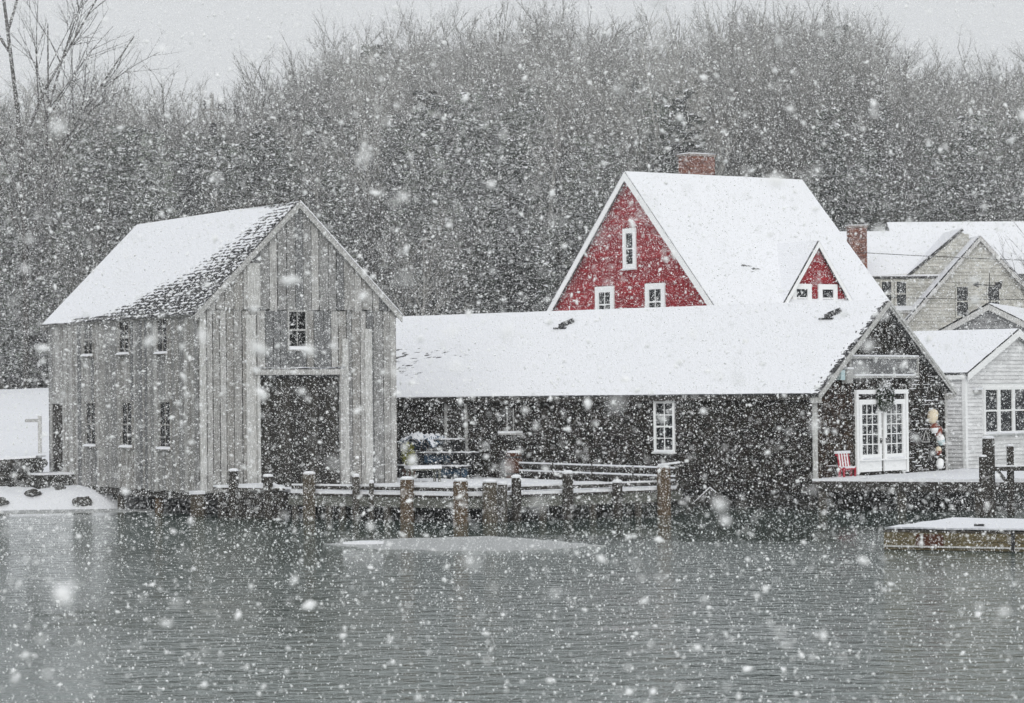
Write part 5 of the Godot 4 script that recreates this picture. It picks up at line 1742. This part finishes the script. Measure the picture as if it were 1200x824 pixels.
# ------------------------------------------------------------------ trees and woods
func make_trees() -> void:
	var rng := RandomNumberGenerator.new()
	rng.seed = 91
	var bare := []
	for k in 5: bare.append(bare_tree_mesh(200 + k, 16.0, 0.85 if k < 3 else 0.5))
	var con := []
	for k in 4: con.append(conifer_meshes(300 + k, 15.0, 3.0 + 0.4 * (k % 3)))
	# the near bare tree at the left edge and the thin one at the right
	var lt := thing("bare_tree", "tall bare tree with fine forked branches at the left edge", "tree", W(-24.4, ground(-24.4, 137), 137), 20.0)
	put("trunk", bare_tree_mesh(415, 27.0, 0.6, 4, true), lt)
	var rt := thing("bare_tree", "thin bare tree with drooping twigs at the right edge before the beige house", "tree", W(21.6, ground(21.6, 112), 112), 40.0)
	put("trunk", bare_tree_mesh(417, 9.0, 0.4, 3, true), rt)
	# trees along the skyline: individuals
	var count := 0
	for k in 130:
		var px := -41.0 + 82.0 * (k + rng.randf()) / 130.0
		var d := rng.randf_range(178, 206)
		var x := px * d / 190.0
		var g := ground(x, d)
		var is_con := rng.randf() < (0.6 if px < -17 else 0.25)
		var top := (skyline(px) - 3.5) * d / 190.0 + 3.5
		var h := top - g - rng.randf_range(0.0, 2.2)
		if is_con: h -= 2.6 if px > -17 else 0.5
		h = clampf(h, 8.0, 24.0)
		var o: Node3D
		var place: String = "left of the barn ridge" if px < -18 else "above the barn gable" if px < -9 else "between the barn and red house" if px < 5 else "above the red house" if px < 18 else "above the beige house"
		if is_con:
			o = thing("conifer_tree", "grey green snow dusted conifer on the wooded skyline " + place, "tree", W(x, g, d), rng.randf() * 360.0, "conifers on the skyline " + place)
			var c = con[rng.randi() % 4]
			var s := Vector3(h / 15.0 * rng.randf_range(0.8, 1.1), h / 15.0, h / 15.0)
			put("trunk", c[0], o, Transform3D(Basis.from_scale(s), Vector3.ZERO))
			put("crown", c[1], o, Transform3D(Basis.from_scale(s), Vector3.ZERO))
		else:
			o = thing("bare_tree", "bare grey tree with upward twigs on the wooded skyline " + place, "tree", W(x, g, d), rng.randf() * 360.0, "bare trees on the skyline " + place)
			var s := h / 16.0
			put("trunk", bare[rng.randi() % 5], o, Transform3D(Basis.from_scale(Vector3(s * 1.1, s, s * 1.1)), Vector3.ZERO))
	# dark conifers that stand out before the rest
	for q in [[-13.0, 158, 20.5, "broad dark conifer left of centre above the barn ridge"], [-8.6, 172, 26.0, "tall dark pine rising to the skyline above the barn gable"], [-16.0, 150, 17.5, "dark conifer behind the utility pole"], [13.6, 150, 16.8, "dark conifer behind the red house chimney"], [21.5, 176, 27.2, "tall dark conifer on the skyline right of the red house"], [-5.8, 176, 25.0, "dark pine beside the tallest pine on the left skyline"], [11.5, 178, 26.0, "dark conifer on the skyline above the red house"], [-31.0, 165, 21.5, "dark conifer beside the bare tree at the left edge"]]:
		var g := ground(q[0], q[1])
		var o := thing("conifer_tree", q[3], "tree", W(q[0], g, q[1]), rng.randf() * 360.0, "dark conifers on the slope")
		var c = con[rng.randi() % 4]
		var s: float = (q[2] - g) / 15.0
		put("trunk", c[0], o, Transform3D(Basis.from_scale(Vector3(s * 1.15, s, s * 1.15)), Vector3.ZERO))
		put("crown", c[1], o, Transform3D(Basis.from_scale(Vector3(s * 1.15, s, s * 1.15)), Vector3.ZERO))
	# the wood itself: one mass
	var wood := Node3D.new()
	wood.name = "woods"
	add_child(wood)
	tag(wood, "dense grey winter wood covering the hillside behind the houses", "woods", "", "stuff")
	var sets := []
	for k in 5: sets.append([bare[k], []])
	for k in 4:
		sets.append([con[k][1], []])
	for k in 2300:
		var d := 137.0 + 80.0 * pow(rng.randf(), 0.9)
		var x := rng.randf_range(-0.25, 0.25) * d
		var h := rng.randf_range(8, 16)
		var con_share := clampf((0.5 if x < -14 else 0.3) + land.get_noise_2d(x * 1.7, d * 1.7 + 90.0) * 0.9, 0.02, 0.95)
		var which := 5 + rng.randi() % 4 if rng.randf() < con_share else rng.randi() % 5
		if d < 146 and which < 5: h = rng.randf_range(6, 9)
		var top := (skyline(x * 190.0 / d) - (4.5 if x < -0.075 * d else 6.5)) * d / 190.0 + 3.5
		h = minf(h, maxf(top - ground(x, d), 4.0))
		var s := h / 15.5
		sets[which][1].append(Transform3D(Basis(Vector3.UP, rng.randf() * TAU) * Basis.from_scale(Vector3(s * 1.25, s, s * 1.25)), W(x, ground(x, d), d)))
	for s in sets:
		var mm := MultiMesh.new()
		mm.transform_format = MultiMesh.TRANSFORM_3D
		mm.use_colors = true
		mm.mesh = s[0]
		mm.instance_count = s[1].size()
		for i in s[1].size():
			mm.set_instance_transform(i, s[1][i])
			var o: Vector3 = s[1][i].origin
			# stands of one kind of tree: bark tone differs from stand to stand
			var tone := clampf(1.0 + land.get_noise_2d(o.x * 2.2 + 400.0, o.z * 2.2) * 1.1 + rng.randf_range(-0.25, 0.25), 0.45, 1.7)
			mm.set_instance_color(i, Color(tone, tone, tone * 0.98))
		var mi := MultiMeshInstance3D.new()
		mi.multimesh = mm
		mi.name = "trees"
		wood.add_child(mi, true)

# ------------------------------------------------------------------ falling snow
func blocked(x: float, y: float, d: float, s: float) -> bool:
	# would this block of air reach into the ground or a building?
	if d > 80.0 and y - s / 2 < ground(x, d) + 0.3: return true
	for q in [[-9.2, 80.0, 30.3, 0.0, 6.6, -12.2, 0.2, 9.5], [8.85, 80.0, 50.0, -1.5, 7.4, -21.8, 0.6, 6.3], [14.57, 88.0, 50.0, 0.0, 6.4, -9.0, 0.3, 5.5], [4.81, 110.0, 35.0, -0.3, 11.3, -6.3, 6.3, 13.4], [21.46, 125.0, 4.0, -7.2, 9.5, -13.5, 0.2, 11.5], [18.05, 103.0, -20.0, -3.8, 3.8, -9.2, 0.3, 7.8], [-1.0, 74.0, 0.0, -6.0, 5.5, -14.0, 1.0, 2.5], [8.7, 75.0, 0.0, 0.0, 10.0, -10.0, 1.0, 2.5]]:
		if y - s / 2 > q[7]: continue
		var t := deg_to_rad(q[2])
		var dx: float = x - q[0]
		var dz: float = -d + q[1]
		var lx := dx * cos(t) - dz * sin(t)
		var lz := dx * sin(t) + dz * cos(t)
		var r := s * 0.7
		if lx > q[3] - r and lx < q[4] + r and lz > q[5] - r and lz < q[6] + r: return true
	return false

func make_snowfall() -> void:
	# the thick far snowfall over the hill, too fine to see as flakes
	var bank := FogVolume.new()
	bank.name = "snow_haze"
	bank.shape = RenderingServer.FOG_VOLUME_SHAPE_BOX
	bank.size = Vector3(260, 60, 150)
	bank.position = Vector3(0, 29, -211)
	var fm := FogMaterial.new()
	fm.resource_name = "snow_haze"
	fm.density = 0.0028
	fm.albedo = Color(0.97, 0.975, 0.98)
	bank.material = fm
	add_child(bank)
	tag(bank, "pale haze of distant snowfall over the wooded hill", "haze", "", "stuff")
	var rng := RandomNumberGenerator.new()
	rng.seed = 97
	var S := 4.0
	var mb := MB.new()
	var per := int(S * S * S * 34.0)
	for k in per:
		var c := Vector3(rng.randf_range(-S / 2, S / 2), rng.randf_range(-S / 2, S / 2), rng.randf_range(-S / 2, S / 2))
		var q := rng.randf()
		var r := rng.randf_range(0.0032, 0.0062) if q < 0.76 else rng.randf_range(0.006, 0.0105) if q < 0.95 else rng.randf_range(0.0105, 0.018)
		var b := Basis.from_euler(Vector3(rng.randf() * TAU, rng.randf() * TAU, rng.randf() * TAU)) * Basis.from_scale(Vector3(rng.randf_range(0.6, 1.0), rng.randf_range(0.6, 1.0), rng.randf_range(0.95, 1.5)))
		# a clump of ice crystals: a lumpy double pyramid
		var ring := []
		for i in 5:
			var a := TAU * i / 5.0
			ring.append(c + b * (Vector3(cos(a), sin(a), rng.randf_range(-0.3, 0.3)) * r * rng.randf_range(0.7, 1.2)))
		var t := c + b * Vector3(rng.randf_range(-0.3, 0.3), rng.randf_range(-0.3, 0.3), 1.0) * r
		var u := c + b * Vector3(rng.randf_range(-0.3, 0.3), rng.randf_range(-0.3, 0.3), -1.0) * r
		for i in 5:
			mb.tri(ring[i], ring[(i + 1) % 5], t)
			mb.tri(ring[(i + 1) % 5], ring[i], u)
	var cells := []
	var d := 4.0
	while d < 132.0:
		var half := 0.1875 * (d + 2.0) * 1.12 + 2.0
		var nx := int(ceil(half / S))
		for i in range(-nx, nx + 1):
			for j in 7:
				var y := 0.12 + S / 2 + j * S
				if y - S / 2 > 3.5 + (d + 2.0) * 0.155 + 1.0: continue
				if y + S / 2 < 3.5 - (d + 2.0) * 0.125 - 1.0: continue
				if blocked(i * S, y, d, S): continue
				var e := Vector3(rng.randi() % 4, rng.randi() % 4, rng.randi() % 4) * (PI / 2)
				cells.append(Transform3D(Basis.from_euler(e), W(i * S, y, d)))
		d += S
	var mm := MultiMesh.new()
	mm.transform_format = MultiMesh.TRANSFORM_3D
	mm.mesh = mb.mesh(M.flake)
	mm.instance_count = cells.size()
	for i in cells.size(): mm.set_instance_transform(i, cells[i])
	var o := MultiMeshInstance3D.new()
	o.multimesh = mm
	o.name = "falling_snow"
	add_child(o)
	tag(o, "white snowflakes falling thickly through the whole view", "snow", "", "stuff")
